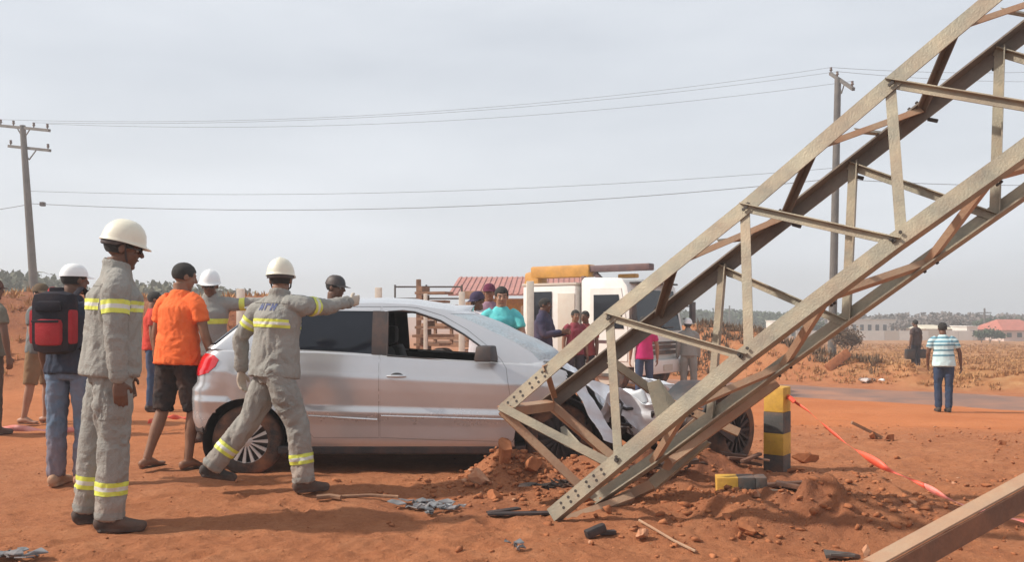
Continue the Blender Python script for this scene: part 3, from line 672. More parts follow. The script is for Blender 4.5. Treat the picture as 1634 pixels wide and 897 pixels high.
# sill, floor pan, wheel wells
MB().box(L(1.70, 0, .225), (2.0, 1.54, .05)).build('floor_pan', M_BLK, car, bevel=.01)
MB().box(L(1.62, -.76, .215), (1.85, .06, .06)).build('sill', M_BLK, car, bevel=.01)
for (wx, wz) in (WR, WF):
    for s in (-1, 1):
        mb = MB(); n = 18
        vo = [L(wx + .35 * math.cos(a), s * .80, wz + .35 * math.sin(a)) for a in np.linspace(R(-25), R(205), n)]
        vi = [p - V(0, s * .26, 0) for p in vo]
        mb.add(vo + vi + [L(wx, s * .54, wz)], [(i, i + 1, n + i + 1, n + i) for i in range(n - 1)] + [(n + i, n + i + 1, 2 * n) for i in range(n - 1)])
        mb.build('wheel_arch_liner', M_BLK, car, True)
def wheel_parts(parent, c, s=1, rimmed=True, r=.287, wd=.175):
    c = np.asarray(c, float); prof = [(-.5, .62), (-.48, .84), (-.40, .95), (-.3, .99), (0, 1.0), (.3, .99), (.40, .95), (.48, .84), (.5, .62), (.3, .60), (-.3, .60)]
    n = 48; v = []; 
    for a in np.linspace(0, 2 * math.pi, n, endpoint=False):
        for q, rr in prof: v.append(c + V(rr * r * math.cos(a), q * wd, rr * r * math.sin(a)))
    m = len(prof); f = [(i * m + k, i * m + (k + 1) % m, ((i + 1) % n) * m + (k + 1) % m, ((i + 1) % n) * m + k) for i in range(n) for k in range(m)]
    mb = MB(); mb.add(v, f); t = mb.build('wheel', M_TYRE, parent, True)
    mb = MB(); y = -.42 * wd * s; R1 = .655 * r
    ring = [c + V(R1 * math.cos(a), y, R1 * math.sin(a)) for a in np.linspace(0, 2 * math.pi, 40, endpoint=False)]
    mb.tube(ring, (.012, .014), 8, closed=True, ref=(0, 1, 0))
    mb.ball(c + V(0, y + .0 * s, 0), (.052, .022, .052))
    for k in range(15):
        a = 2 * math.pi * k / 15; t_ = V(math.cos(a), 0, math.sin(a)); b_ = V(-math.sin(a), 0, math.cos(a)); p = c + V(0, y, 0)
        i0, i1 = .04, R1 - .004; w0, w1 = .006, .015
        q = [p + t_ * i0 - b_ * w0, p + t_ * i1 - b_ * w1, p + t_ * i1 + b_ * w1, p + t_ * i0 + b_ * w0]
        mb.poly([x - V(0, s * .012, 0) for x in q], (0, s * .02, 0))
    mb.build('rim', M_RIM if rimmed else M_BLK, t, True)
    MB().disc(c + V(0, y + .03 * s, 0), R1, (0, 1, 0), .01, 32).build('brake_disc', M_BLK, t)
    return t
wheel_parts(car, L(WR[0], -.70, WR[1] - .005)); wheel_parts(car, L(WR[0], .70, WR[1] - .005), -1)
wheel_parts(car, L(WF[0] + .02, -.60, WF[1] - .0), 1, False); wheel_parts(car, L(WF[0], .70, WF[1]), -1)  # near front rim black: darkness of the crushed arch put into its colour
# rear bumper lip, spoiler, aerial
mb = MB(); pts = []
for a in np.linspace(0, 1, 14): pts.append(L(.42 - .075 * math.sin(a * math.pi), -.60 + 1.2 * a, 1.372))
mb.tube(pts, [(.014, .055)] * 14, 10, ref=(0, 0, 1)); mb.build('spoiler', M_PAINT, car, True)
mb = MB(); pts = [L(.10 - .2 * math.sin(a * math.pi) ** .5, -.78 + 1.56 * a, .385) for a in np.linspace(0, 1, 22)]; mb.tube(pts, (.035, .02), 8, ref=(0, 0, 1)); mb.build('bumper_lip', M_BLK, car, True)
mb = MB(); mb.poly([L(.02, -.6, .69), L(.02, -.3, .69), L(-.06, -.3, .52), L(-.06, -.6, .52)], (.02, 0, 0))
# cabin: seats, dashboard, steering wheel
def seat(x, y):
    mb = MB(); mb.box(L(x, y, .48), (.50, .48, .16)); mb.box(L(x - .30, y, .76), (.13, .46, .56), (unit(V(1, 0, .3)), V(0, 1, 0), unit(V(-.3, 0, 1)))); mb.build('seat', M_TRIM, car, True, .04)
    mb = MB(); mb.box(L(x - .40, y, 1.13), (.10, .26, .17)); mb.build('headrest', M_TRIM, car, True, .04)
for y in (-.37, .37): seat(1.86, y)
mb = MB(); mb.box(L(.98, 0, .50), (.50, 1.2, .16)); mb.box(L(.70, 0, .76), (.14, 1.2, .56), (unit(V(1, 0, .3)), V(0, 1, 0), unit(V(-.3, 0, 1)))); mb.build('rear_seat', M_TRIM, car, True, .04)
mb = MB(); mb.box(L(2.62, 0, .80), (.35, 1.45, .22)); mb.build('dashboard', M_TRIM, car, True, .05)
mb = MB(); mb.tube([L(2.36 + .06 * math.sin(a), -.37 + .18 * math.cos(a), .90 + .17 * math.sin(a)) for a in np.linspace(0, 2 * math.pi, 24, endpoint=False)], .014, 8, closed=True); mb.bar(L(2.36, -.53, .9), L(2.36, -.21, .9), .03, .02); mb.build('steering_wheel', M_TRIM, car, True)
# ---- crushed nose: folded sheets of bodywork over dark wreckage
def sheet(name, fn, nu, nv, m, amp=.03, fr=4, seed=0, thick=.004, label=None, parent=car):
    us, vs = np.meshgrid(np.linspace(0, 1, nu), np.linspace(0, 1, nv), indexing='ij'); P = np.array([fn(u, v) for u, v in zip(us.ravel(), vs.ravel())])
    n = np.stack([1 - 2 * np.abs(fbm(P * fr + seed + 9 * j, 2)) for j in range(3)], 1); P = P + n * amp
    i = np.arange(nu * nv).reshape(nu, nv); F_ = np.stack([i[:-1, :-1], i[1:, :-1], i[1:, 1:], i[:-1, 1:]], -1).reshape(-1, 4)
    me = fastmesh(name, P, F_); b2 = bmesh.new(); b2.from_mesh(me); bmesh.ops.solidify(b2, geom=b2.faces[:], thickness=thick); b2.to_mesh(me); b2.free()
    o = link(name, me, m, parent, True); me.set_sharp_from_angle(angle=R(28))
    if label: o['label'] = label
    return o
hoodz = lambda x: float(ip(x, [2.9, 3.05, 3.2, 3.33, 3.5, 3.7, 3.9, 4.1], [.90, .80, .70, .54, .53, .56, .52, .40]))
sheet('hood', lambda u, v: L(2.93 + 1.15 * u, -.74 + 1.42 * v + .1 * math.sin(u * 5), hoodz(2.9 + 1.2 * u) + .05 * math.sin(v * 7 + u * 4) - .20 * (1 - v) ** 1.5 * ss(.15, .6, u)), 44, 44, M_PAINTC, .034, 3.4, 3, label='crumpled hood folded down over the engine')
sheet('fender', lambda u, v: L(3.10 + .34 * u + .20 * v, -.80 + .10 * u, .80 - .10 * u - .40 * v * (.4 + .6 * u)), 22, 22, M_PAINTC, .022, 3.6, 8, label='torn front wing hanging beside the crushed hood')
sheet('fender', lambda u, v: L(3.72 + .55 * u, -.45 + 1.1 * v, .74 - .25 * u * u - .05 * v), 22, 22, M_PAINTC, .03, 4, 15, label='far front wing bent up past the nose')
sheet('hood_fold', lambda u, v: L(3.28 + .62 * u + .06 * v, -.86 + .10 * math.sin(u * 6) + .16 * (1 - v), .36 + (.30 - .06 * u) * v + .05 * math.sin(u * 9)), 30, 16, M_PAINTC, .024, 4.5, 31, label='bright folded edge of the hood hanging over the nose')
sheet('fender', lambda u, v: L(3.02 + .13 * u + .30 * v, -.88 + .06 * u, .80 - .50 * v - .04 * u), 10, 22, M_PAINTC, .016, 4, 44, label='narrow strip of torn front wing behind the tower upright')
sheet('front_bumper', lambda u, v: L(3.45 + .75 * v, -.70 + .22 * math.sin(v * 3) , .30 + .20 * u + .03 * math.sin(v * 9)), 12, 40, M_BLK, .025, 4, 22)
g = np.random.default_rng(3); mb = MB()
M_ENG = mat('oily_metal', (.035, .03, .028), .6, .5, .4, 12, dust=.35)
for k in range(46):
    c = L(3.05 + g.uniform(0, .85), g.uniform(-.6, .55), .22 + g.uniform(0, .20)); a1 = unit(g.normal(size=3)); a2 = unit(np.cross(a1, g.normal(size=3))); mb = mb.box(c, g.uniform(.05, .20, 3), (a1, a2, np.cross(a1, a2)))
o = mb.build('engine', M_ENG, car); o['kind'] = 'stuff'
mb = MB(); mb.box(L(3.32, .1, .34), (.42, .7, .28)); mb.build('engine_block', M_ENG, car, bevel=.02)
for k in range(9):
    p = L(3.0 + g.uniform(0, .8), g.uniform(-.78, -.3), .3 + g.uniform(0, .32)); pts = [p]; dd = unit(g.normal(size=3)) * .07
    for i in range(7): dd = unit(dd + g.normal(size=3) * .03) * .07; pts.append(pts[-1] + dd)
    MB().tube(pts, g.uniform(.008, .018), 8).build('hose', M_BLK, car, True)
MB().bar(L(3.42, -.62, .50), L(3.5, .6, .47), .05, .30).build('radiator', M_ENG, car)
MB().box(L(3.62, -.50, .60), (.20, .12, .13), (unit(V(1, -.3, .4)), unit(V(.3, 1, 0)), unit(V(-.4, .1, 1)))).build('headlight', M_CLEAR, car, bevel=.02)
# wheel torn loose at the nose
wy = 7.15; wo = empty('loose_wheel', ((1160 - CXP) / FPX * wy, wy, gz(1.75, wy) + .33), R(44), 'black wheel standing askew at the crushed nose of the car, left of the striped bollard', 'wheel')
wheel_parts(wo, V(0, 0, 0), 1, False, r=.30, wd=.20)
# twisted liner round it
def arc_sheet(u, v):
    a = R(-30 + 200 * u); return V(.33 * math.cos(a) - .05, -.10 + .30 * v, .33 * math.sin(a))
lo = empty('wheel_arch_panel', (1.56, 6.95, gz(1.56, 6.95) + .30), R(38), 'black torn wheel arch liner with a bright bracket beside the loose wheel', 'car part')
sheet('liner', arc_sheet, 26, 8, M_BLK, .012, 5, 2, parent=lo)
MB().bar((-.25, -.12, .1), (.12, -.14, -.12), .03, .05).build('bracket', M_BLK, lo); MB().box((-.08, -.16, .03), (.06, .03, .07)).build('bracket', M_PAINT, lo)
# ================================================================== PEOPLE
def rotz(v, a): c, s = math.cos(a), math.sin(a); v = np.asarray(v, float); return V(v[0] * c - v[1] * s, v[0] * s + v[1] * c, v[2])
def smoothpath(pts, rads, n=14):
    pts = [np.asarray(p, float) for p in pts]; rads = [(r, r) if np.isscalar(r) else r for r in rads]; N = len(pts)
    P = [pts[0] * 2 - pts[1]] + pts + [pts[-1] * 2 - pts[-2]]; cum = np.r_[0, np.cumsum([np.linalg.norm(pts[i + 1] - pts[i]) for i in range(N - 1)])]
    op = []; orr = []
    for s in np.linspace(0, cum[-1], n):
        i = min(int(np.searchsorted(cum, s, 'right') - 1), N - 2); t = (s - cum[i]) / (cum[i + 1] - cum[i] + 1e-9)
        p0, p1, p2, p3 = P[i], P[i + 1], P[i + 2], P[i + 3]
        c = .5 * ((2 * p1) + (p2 - p0) * t + (2 * p0 - 5 * p1 + 4 * p2 - p3) * t * t + (3 * p1 - p0 - 3 * p2 + p3) * t ** 3)
        op.append(.45 * c + .55 * (p1 * (1 - t) + p2 * t)); tt = t * t * (3 - 2 * t); orr.append(tuple(rads[i][k] * (1 - tt) + rads[i + 1][k] * tt for k in (0, 1)))
    return op, orr
def limb(mb, pts, rads, ref=None, n=14, seg=16, dome=True):
    p, r = smoothpath(pts, rads, n)
    if dome:
        t0 = unit(p[0] - p[1]); t1 = unit(p[-1] - p[-2]); m0, m1 = min(r[0]), min(r[-1])
        p = [p[0] + t0 * m0 * .75, p[0] + t0 * m0 * .5] + p + [p[-1] + t1 * m1 * .5, p[-1] + t1 * m1 * .75]
        r = [tuple(x * .45 for x in r[0]), tuple(x * .8 for x in r[0])] + r + [tuple(x * .8 for x in r[-1]), tuple(x * .45 for x in r[-1])]
    mb.tube(p, r, seg, ref=ref)
SK = {'dark': (.13, .062, .038), 'brown': (.23, .115, .07), 'tan': (.36, .19, .125)}
def skin(k): return mat('skin_' + k, SK[k], .55, 0, .12, 9, .15, 120, spec=.35)
M_HAIR = mat('black_hair', (.018, .015, .013), .8, 0, .3, 60, .8, 250)
M_GREY = mat('grey_work_cloth', (.275, .270, .248), .9, 0, .10, 2.2, .6, 90, dust=.08, spec=.15, dustz=.55)
M_YEL = mat('fluorescent_yellow_tape', (.62, .66, .09), .5, 0, .12, 14, dust=.15)
M_SIL = mat('silver_reflective_tape', (.62, .62, .56), .45, .1, .1, 14, dust=.2)
M_HELM = mat('cream_hard_hat', (.72, .68, .55), .35, 0, .05, 4, coat=.3, dust=.12)
M_HELMW = mat('white_hard_hat', (.80, .80, .79), .35, 0, .05, 4, coat=.3, dust=.08)
M_BOOT = mat('dusty_black_boot', (.03, .028, .027), .8, 0, .3, 10, .3, 80, dust=.28)
M_DARKP = mat('dark_lens', (.01, .01, .012), .15, 0, .1, coat=.5)
M_GLOVE = mat('pale_work_glove', (.50, .44, .36), .9, 0, .15, 8, .3, 90, dust=.3)
M_EYEW = mat('eye_white', (.30, .26, .23), .4); M_IRIS = mat('dark_iris', (.015, .01, .008), .2)
def cloth(name, c, dust=.12, **k): return mat(name, c, .9, 0, .12, 5, .4, 60, dust=dust, spec=.15, **k)
DEF = dict(lean=(.02, 0, 1), thL=(0, .05, -1), shL=(-.03, .02, -1), thR=(0, -.05, -1), shR=(-.03, -.02, -1), uaL=(-.02, .16, -1), faL=(.14, .05, -1), uaR=(-.02, -.16, -1), faR=(.14, -.05, -1),
           footL=0., footR=0., pitchL=0., pitchR=0., head=0., nod=0., twist=0., handL=None, handR=None)
def person(px, Y, heading, H, label, top, bottom, skin_k='brown', shoes=M_BOOT, headgear=None, hair=M_HAIR, pose=None, bands=(), near=True, sleeve='long', shorts=False,
           face=True, bulk=1.0, group=None, gloves=None, glasses=False, beard=False, bare=False, dz=0., collar=True, lowbody=True):
    p = dict(DEF); p.update(pose or {}); k = H / 1.75; vox = .0105 if near else .015; x = (px - CXP) / FPX * Y
    K = lambda v: unit(v)
    pelvis = V(0, 0, 0); tw = R(p['twist']); T = lambda v: rotz(v, tw)
    LT, LS = .425 * k, .42 * k
    hipL, hipR = V(0, .092, -.03) * k, V(0, -.092, -.03) * k
    knL, knR = hipL + K(p['thL']) * LT, hipR + K(p['thR']) * LT
    anL, anR = knL + K(p['shL']) * LS, knR + K(p['shR']) * LS
    ln = K(p['lean']); neck = pelvis + ln * .53 * k
    shw = .185 * bulk ** .5 * k
    shL, shR = neck - ln * .065 * k + T(V(0, shw, 0)), neck - ln * .065 * k + T(V(0, -shw, 0))
    elL, elR = shL + T(K(p['uaL'])) * .295 * k, shR + T(K(p['uaR'])) * .295 * k
    wrL, wrR = elL + T(K(p['faL'])) * .255 * k, elR + T(K(p['faR'])) * .255 * k
    hy = R(p['head']) + tw; F_ = rotz(V(math.cos(R(p['nod'])), 0, -math.sin(R(p['nod']))), hy); Lf = rotz(V(0, 1, 0), hy); U = np.cross(F_, Lf)
    hc = neck + ln * .060 * k + V(0, 0, .074 * k) + F_ * .034 * k      # centre of the head
    S_, F2 = T(V(0, 1, 0)), T(V(1, 0, 0))
    def feet(an, yaw, pitch):
        fd = rotz(V(math.cos(pitch), 0, math.sin(pitch)), yaw); up = unit(V(0, 0, 1) - V(0, 0, 1) @ fd * fd); heel = an - fd * .055 * k - up * .055 * k; toe = an + fd * .165 * k - up * .058 * k
        return fd, up, heel, toe
    fL, fR = feet(anL, R(p['footL']), R(p['pitchL'])), feet(anR, R(p['footR']), R(p['pitchR']))
    low = min(q[2] - .035 * k for q in (fL[2], fL[3], fR[2], fR[3]))
    root = empty('person', (x, Y, gz(x, Y) + dz), heading, label, 'person', group); off = V(0, 0, -low)
    def fin(mb): mb.v = [tuple(np.asarray(q) + off) for q in mb.v]; return mb
    sk = skin(skin_k)
    # ---- body: one continuous surface, head to feet
    b = MB()
    limb(b, [pelvis - V(0, 0, .06) * k, pelvis + ln * .16 * k, pelvis + ln * .34 * k, neck - ln * .07 * k, neck], [(.13 * k, .09 * k), (.115 * k, .085 * k), (.13 * k, .095 * k), (.14 * k, .075 * k), (.062 * k, .058 * k)], ref=S_, n=16)
    limb(b, [neck - ln * .05 * k, neck + ln * .05 * k, hc - U * .05 * k - F_ * .025 * k], [.064 * k, .060 * k, .058 * k], n=8, dome=False)
    for s, th, kn, an, ft in ((1, hipL, knL, anL, fL), (-1, hipR, knR, anR, fR)):
        limb(b, [th + V(0, 0, .03), th * .5 + kn * .5, kn, kn * .65 + an * .35, an * .75 + kn * .25, an], [.082 * k, .068 * k, .052 * k, .053 * k, .038 * k, .034 * k], n=18)
        fd, up, heel, toe = ft
        sd = np.cross(up, fd)
        limb(b, [heel + up * .012 * k, an * .5 + (heel * .5 + toe * .5) * .5, toe * .75 + heel * .25 - up * .004, toe], [(.032 * k, .034 * k), (.040 * k, .036 * k), (.042 * k, .020 * k), (.036 * k, .014 * k)], ref=sd, n=8)
    for s, sh, el, wr in ((1, shL, elL, wrL), (-1, shR, elR, wrR)):
        limb(b, [sh - S_ * s * .04 * k, sh * .6 + el * .4, el, el * .7 + wr * .3, wr], [.050 * k, .046 * k, .038 * k, .038 * k, .026 * k], n=16)
    # head
    b.ball(hc + U * .028 * k - F_ * .012 * k, (.094 * k, .076 * k, .088 * k), (F_, Lf, U), 20, 14)
    b.ball(hc - U * .030 * k + F_ * .022 * k, (.066 * k, .060 * k, .082 * k), (F_, Lf, U), 18, 12)
    b.ball(hc - U * .092 * k + F_ * .058 * k, (.024 * k, .026 * k, .020 * k), (F_, Lf, U), 10, 8)             # chin
    b.ball(hc + U * .030 * k + F_ * .070 * k, (.018 * k, .052 * k, .012 * k), (F_, Lf, U), 12, 8)            # brow
    limb(b, [hc + F_ * .082 * k + U * .022 * k, hc + F_ * .104 * k - U * .018 * k], [.010 * k, .0145 * k], n=5, seg=10)   # nose
    for s in (1, -1):
        b.ball(hc + Lf * s * .076 * k - F_ * .012 * k - U * .002, (.020 * k, .010 * k, .031 * k), (F_, Lf, U), 10, 8)
        b.ball(hc + Lf * s * .034 * k + F_ * .062 * k - U * .020 * k, (.020 * k, .020 * k, .020 * k), (F_, Lf, U), 10, 8)
    # hands
    for s, wr, el, hd in ((1, wrL, elL, p['handL']), (-1, wrR, elR, p['handR'])):
        t = unit(wr - el) if hd is None else unit(T(V(*hd)));
        side = unit(np.cross(t, rotz(V(0, s, 0), tw) + 1e-3)) if abs(t @ S_) < .95 else T(V(1, 0, 0))        # across the palm
        side = side - side @ t * t; side = unit(side); nrm = np.cross(side, t) * 1.0
        if nrm @ (T(V(0, -s, 0)) if abs(t @ S_) < .95 else V(0, 0, -1)) < 0: nrm = -nrm                          # palm faces the body
        if side @ (T(V(1, 0, .3))) < 0: side = -side
        c0 = wr + t * .012 * k
        limb(b, [c0, c0 + t * .045 * k, c0 + t * .085 * k], [(.028 * k, .018 * k), (.040 * k, .016 * k), (.039 * k, .013 * k)], ref=side, n=6, seg=12)
        for j, (o_, l1, l2) in enumerate(((.030, .042, .030), (.010, .048, .034), (-.010, .044, .032), (-.029, .034, .025))):
            q0 = c0 + t * .085 * k + side * o_ * k; q1 = q0 + unit(t + nrm * (.35 + .08 * j)) * l1 * k; q2 = q1 + unit(t * .75 + nrm * (.95 + .1 * j)) * l2 * k
            limb(b, [q0 - t * .012 * k, q1, q2], [.0094 * k, .0088 * k, .0074 * k], n=5, seg=8)
        q0 = c0 + t * .025 * k + side * .030 * k; q1 = q0 + unit(t * .7 + side * .75 + nrm * .2) * .036 * k; limb(b, [q0 - side * .01 * k, q1, q1 + unit(t + nrm * .4) * .028 * k], [.0125 * k, .0105 * k, .0085 * k], n=5, seg=8)
    fin(b); me = remesh(b, .0062 if near else .0078, 2); body = link('body', me, sk, root, True)
    # ---- face details
    if face:
        for s in (1, -1):
            ec = hc + Lf * s * .032 * k + F_ * .0715 * k + U * .008 * k + off
            m2 = MB().ball(ec, .0118 * k, (F_, Lf, U), 12, 8).build('eye', M_EYEW, body, True); MB().ball(ec + F_ * .0062 * k, .0068 * k, (F_, Lf, U), 8, 6).build('iris', M_IRIS, m2, True)
            mb = MB(); mb.tube([hc + off + Lf * s * (.016 + .011 * q) * k + F_ * (.0885 - .004 * q * q) * k + U * (.031 + .002 * q) * k for q in range(4)], (.004, .005), 6); mb.build('eyebrow', M_HAIR, root, True)
        mb = MB(); mb.ball(hc + off + F_ * .0875 * k - U * .048 * k, (.006 * k, .024 * k, .0045 * k), (F_, Lf, U), 12, 6); mb.build('mouth', mat('lip_' + skin_k, tuple(c * m for c, m in zip(SK[skin_k], (.9, .6, .6))), .5), body, True)
    if beard:
        mb = MB(); mb.ball(hc + off - U * .040 * k + F_ * .020 * k, (.068 * k, .064 * k, .078 * k), (F_, Lf, U), 18, 12)
        mb.v = [tuple(np.asarray(v) if (np.asarray(v) - hc - off) @ U < -.040 * k else hc + off + (np.asarray(v) - hc - off) * .8) for v in mb.v]; mb.build('beard', M_HAIR, root, True)
    # ---- hair and headgear
    if hair is not None:
        mb = MB(); mb.ball(hc + off + U * .030 * k - F_ * .014 * k, (.102 * k, .083 * k, .094 * k), (F_, Lf, U), 26, 18); w = []
        for v in mb.v:
            q = np.asarray(v) - hc - off; a, c = q @ F_ / k, q @ U / k
            if (a > .045 and c < .062) or c < -.035 or (a > .0 and c < .012): q = q * .80
            else: q = q * (1 + .02 * float(pnoise(V(*q)[None] * 60)[0]))
            w.append(tuple(q + hc + off))
        mb.v = w; mb.build('hair', hair, root, True)
    if headgear in ('helmet', 'white_helmet'):
        hm = M_HELM if headgear == 'helmet' else M_HELMW; c = hc + off + U * .052 * k - F_ * .010 * k; rows_ = []; n = 32
        prof = [(0, .112), (.3, .108), (.55, .096), (.78, .072), (.92, .043), (.985, .015), (1.0, .0), (1.04, -.006), (1.14, -.012), (1.15, -.018), (1.03, -.012), (.96, 0)]
        for rr, h in prof:
            for a in np.linspace(0, 2 * math.pi, n, endpoint=False):
                ca, sa = math.cos(a), math.sin(a); r2 = rr
                if rr > 1.0: r2 = 1.0 + (rr - 1.0) * (.4 + 1.5 * max(0, ca) ** 1.5)
                ridge = .006 * math.exp(-(sa * rr / .16) ** 2) if rr < .95 else 0
                rows_.append(c + F_ * .124 * k * r2 * ca + Lf * .104 * k * r2 * sa + U * (h * 1.08 + ridge + (-.010 * max(0, ca) if rr > 1.0 else 0)) * k)
        m = len(prof); f = [(i * n + j, i * n + (j + 1) % n, (i + 1) * n + (j + 1) % n, (i + 1) * n + j) for i in range(m - 1) for j in range(n)]
        mb = MB(); mb.add(rows_, f); ho = mb.build('helmet', hm, root, True)
        mb = MB(); mb.tube([c + F_ * .118 * math.cos(a) * k + Lf * .098 * math.sin(a) * k - U * (.010 + .02 * (math.cos(a) < -.3)) * k for a in np.linspace(0, 2 * math.pi, 20, endpoint=False)], (.014, .003), 6, closed=True, ref=tuple(U)); mb.build('suspension_band', M_BLK, ho, True)
        if near:
            for s in (1, -1):
                mb = MB(); mb.tube([c + Lf * s * .088 * k - U * .01, hc + off + Lf * s * .070 * k - U * .05 * k + F_ * .02 * k, hc + off - U * .104 * k + F_ * .052 * k + Lf * s * .01], (.006, .0025), 6); mb.build('chin_strap', M_BLK, ho, True)
    elif headgear:                                 # baseball cap, headgear is its material
        c = hc + off + U * .040 * k - F_ * .012 * k; n = 26; prof = [(0, .092), (.35, .088), (.62, .075), (.83, .052), (.95, .022), (1.0, -.008), (.93, -.010)]; v = []
        for rr, h in prof:
            for a in np.linspace(0, 2 * math.pi, n, endpoint=False): v.append(c + F_ * .112 * k * rr * math.cos(a) + Lf * .092 * k * rr * math.sin(a) + U * h * 1.05 * k)
        m = len(prof); mb = MB(); mb.add(v, [(i * n + j, i * n + (j + 1) % n, (i + 1) * n + (j + 1) % n, (i + 1) * n + j) for i in range(m - 1) for j in range(n)]); co = mb.build('cap', headgear, root, True)
        v = []; us = np.linspace(-1, 1, 11)
        for u in us:
            a = u * 1.05; q = c + F_ * .108 * k * math.cos(a) + Lf * .088 * k * math.sin(a) - U * .004 * k; v.append(q); v.append(q + F_ * .068 * k * math.cos(u * 1.3) - U * (.012 + .006 * u * u) * k)
        mb = MB(); mb.add(v + [q - U * .004 for q in v], [(2 * i, 2 * i + 2, 2 * i + 3, 2 * i + 1) for i in range(10)] + [(22 + 2 * i, 22 + 2 * i + 1, 22 + 2 * i + 3, 22 + 2 * i + 2) for i in range(10)] + [(2 * i + 1, 2 * i + 3, 22 + 2 * i + 3, 22 + 2 * i + 1) for i in range(10)])
        mb.build('cap_peak', headgear, co, True)
    if glasses:
        mb = MB()
        for s in (1, -1):
            mb.ball(hc + off + Lf * s * .031 * k + F_ * .093 * k + U * .009 * k, (.008, .026 * k, .018 * k), (F_, Lf, U), 12, 8)
            mb.tube([hc + off + Lf * s * .055 * k + F_ * .085 * k + U * .013 * k, hc + off + Lf * s * .080 * k - F_ * .01 * k + U * .010 * k], .003, 6)
        mb.build('sunglasses', M_DARKP, root, True)
    # ---- clothes
    def wrinkle(me, amp, seed, centers):
        v = mverts(me); n = mnorm(me); q = v * V(7.5, 7.5, 5.5) + seed * 3.1; w = fbm(q + .8 * np.stack([pnoise(q * .7), pnoise(q * .7 + 9), pnoise(q * .7 + 18)], 1), 4, .55)
        a = (1 - 1.8 * np.abs(w)) * .55
        dens = np.full(len(v), .7)
        for c, r in centers: dens = np.maximum(dens, np.exp(-((v - (c + off)) ** 2).sum(1) / r ** 2))
        msetv(me, v + n * (amp * a * dens)[:, None])
    B = bulk; amp = .024 if near else .015
    t = MB(); hem = -.06 if not lowbody else -.075
    tn = .018 if sleeve == 'long' else .012
    limb(t, [pelvis + ln * hem * k, pelvis + ln * .10 * k, pelvis + ln * .22 * k, pelvis + ln * .38 * k, neck - ln * .09 * k, neck - ln * .030 * k, neck + ln * (.035 if sleeve == 'long' else .012) * k],
         [((.180 + tn) * k * B, (.128 + tn) * k * B), ((.162 + tn) * k * B, (.118 + tn) * k * B), ((.148 + tn) * k * B, (.113 + tn) * k * B), ((.165 + tn) * k * B ** .6, (.120 + tn) * k * B ** .6), ((.150 + tn) * k, (.088 + tn) * k), ((.100) * k, (.080) * k), ((.070 if sleeve == 'long' else .068) * k, (.070 if sleeve == 'long' else .066) * k)], ref=S_, n=26, seg=26, dome=False)
    for s, sh, el, wr in ((1, shL, elL, wrL), (-1, shR, elR, wrR)):
        if sleeve == 'long': limb(t, [sh - S_ * s * .075 * k + ln * .015 * k, sh + (el - sh) * .18, sh * .5 + el * .5, el, el * .5 + wr * .5, wr + (wr - el) * -.02], [.068 * k, .074 * k, .066 * k, .057 * k, .052 * k, .044 * k], n=20, seg=18)
        else: limb(t, [sh - S_ * s * .075 * k + ln * .015 * k, sh + (el - sh) * .2, sh * .35 + el * .65], [.058 * k, .062 * k, .062 * k], n=9, seg=18, dome=False)
    if collar and sleeve == 'long':
        t.tube([neck + off * 0 + unit(F2 * math.cos(a) + S_ * math.sin(a)) * .066 * k + ln * (.040 - .014 * math.cos(a)) * k for a in np.linspace(0, 2 * math.pi, 18, endpoint=False)], (.022 * k, .010), 8, closed=True, ref=tuple(ln))
    fin(t); me = remesh(t, vox, 3); wrinkle(me, amp, 1 + px * .01, [(elL, .13), (elR, .13), (shL, .1), (shR, .1), (pelvis + ln * .1, .14)]); shirt = link('shirt', me, top, root, True)
    t = MB()
    limb(t, [pelvis - V(0, 0, .115) * k, pelvis + ln * .0 * k, pelvis + ln * .10 * k], [(.120 * k * B, .100 * k * B), (.158 * k * B, .116 * k * B), (.148 * k * B, .110 * k * B)], ref=V(0, 1, 0), n=8, seg=24, dome=False)
    for s, hp, kn, an in ((1, hipL, knL, anL), (-1, hipR, knR, anR)):
        if shorts: limb(t, [hp + V(0, 0, .04), hp * .5 + kn * .5, kn + (kn - hp) * .02], [.090 * k * B, .092 * k, .080 * k], n=12, seg=20, dome=False)
        else:
            w = 1.13 if top is M_GREY else .96
            limb(t, [hp + V(0, 0, .04), hp * .55 + kn * .45, kn, kn * .5 + an * .5, an * .85 + kn * .15, an + (an - kn) * .03], [.090 * k * B, .086 * k * w * B ** .5, .071 * k * w, .069 * k * w, .066 * k * w, .062 * k * w], n=26, seg=20, dome=False)
    fin(t); me = remesh(t, vox, 3); wrinkle(me, amp * 1.25, 5 + px * .013, [(knL, .13), (knR, .13), (anL, .14), (anR, .14), (pelvis, .16)]); trousers = link('shorts' if shorts else 'trousers', me, bottom, root, True)
    # belt line between shirt and trousers is simply the hem; shoes
    for s, an, ft in ((1, anL, fL), (-1, anR, fR)):
        if bare: 
            fd, up, heel, toe = ft; sd = np.cross(up, fd); m_ = MB(); limb(m_, [heel - up * .022 * k, heel * .5 + toe * .5 - up * .022 * k, toe - up * .022 * k + fd * .01], [(.034 * k, .007), (.036 * k, .007), (.040 * k, .007)], ref=sd, n=8, seg=14); fin(m_).build('sandal', shoes, root, True); continue
        fd, up, heel, toe = ft; sd = np.cross(up, fd); m_ = MB()
        limb(m_, [heel + up * .018 * k, an * .45 + (heel * .6 + toe * .4) * .55 + up * .002, toe * .72 + heel * .28 + up * .004 * k, toe + fd * .012 * k], [(.042 * k, .046 * k), (.044 * k, .048 * k), (.050 * k, .036 * k), (.043 * k, .026 * k)], ref=sd, n=10, seg=16)
        limb(m_, [an - up * .02 * k, an + V(0, 0, .055) * k], [.050 * k, .052 * k], n=5, seg=14, dome=False)
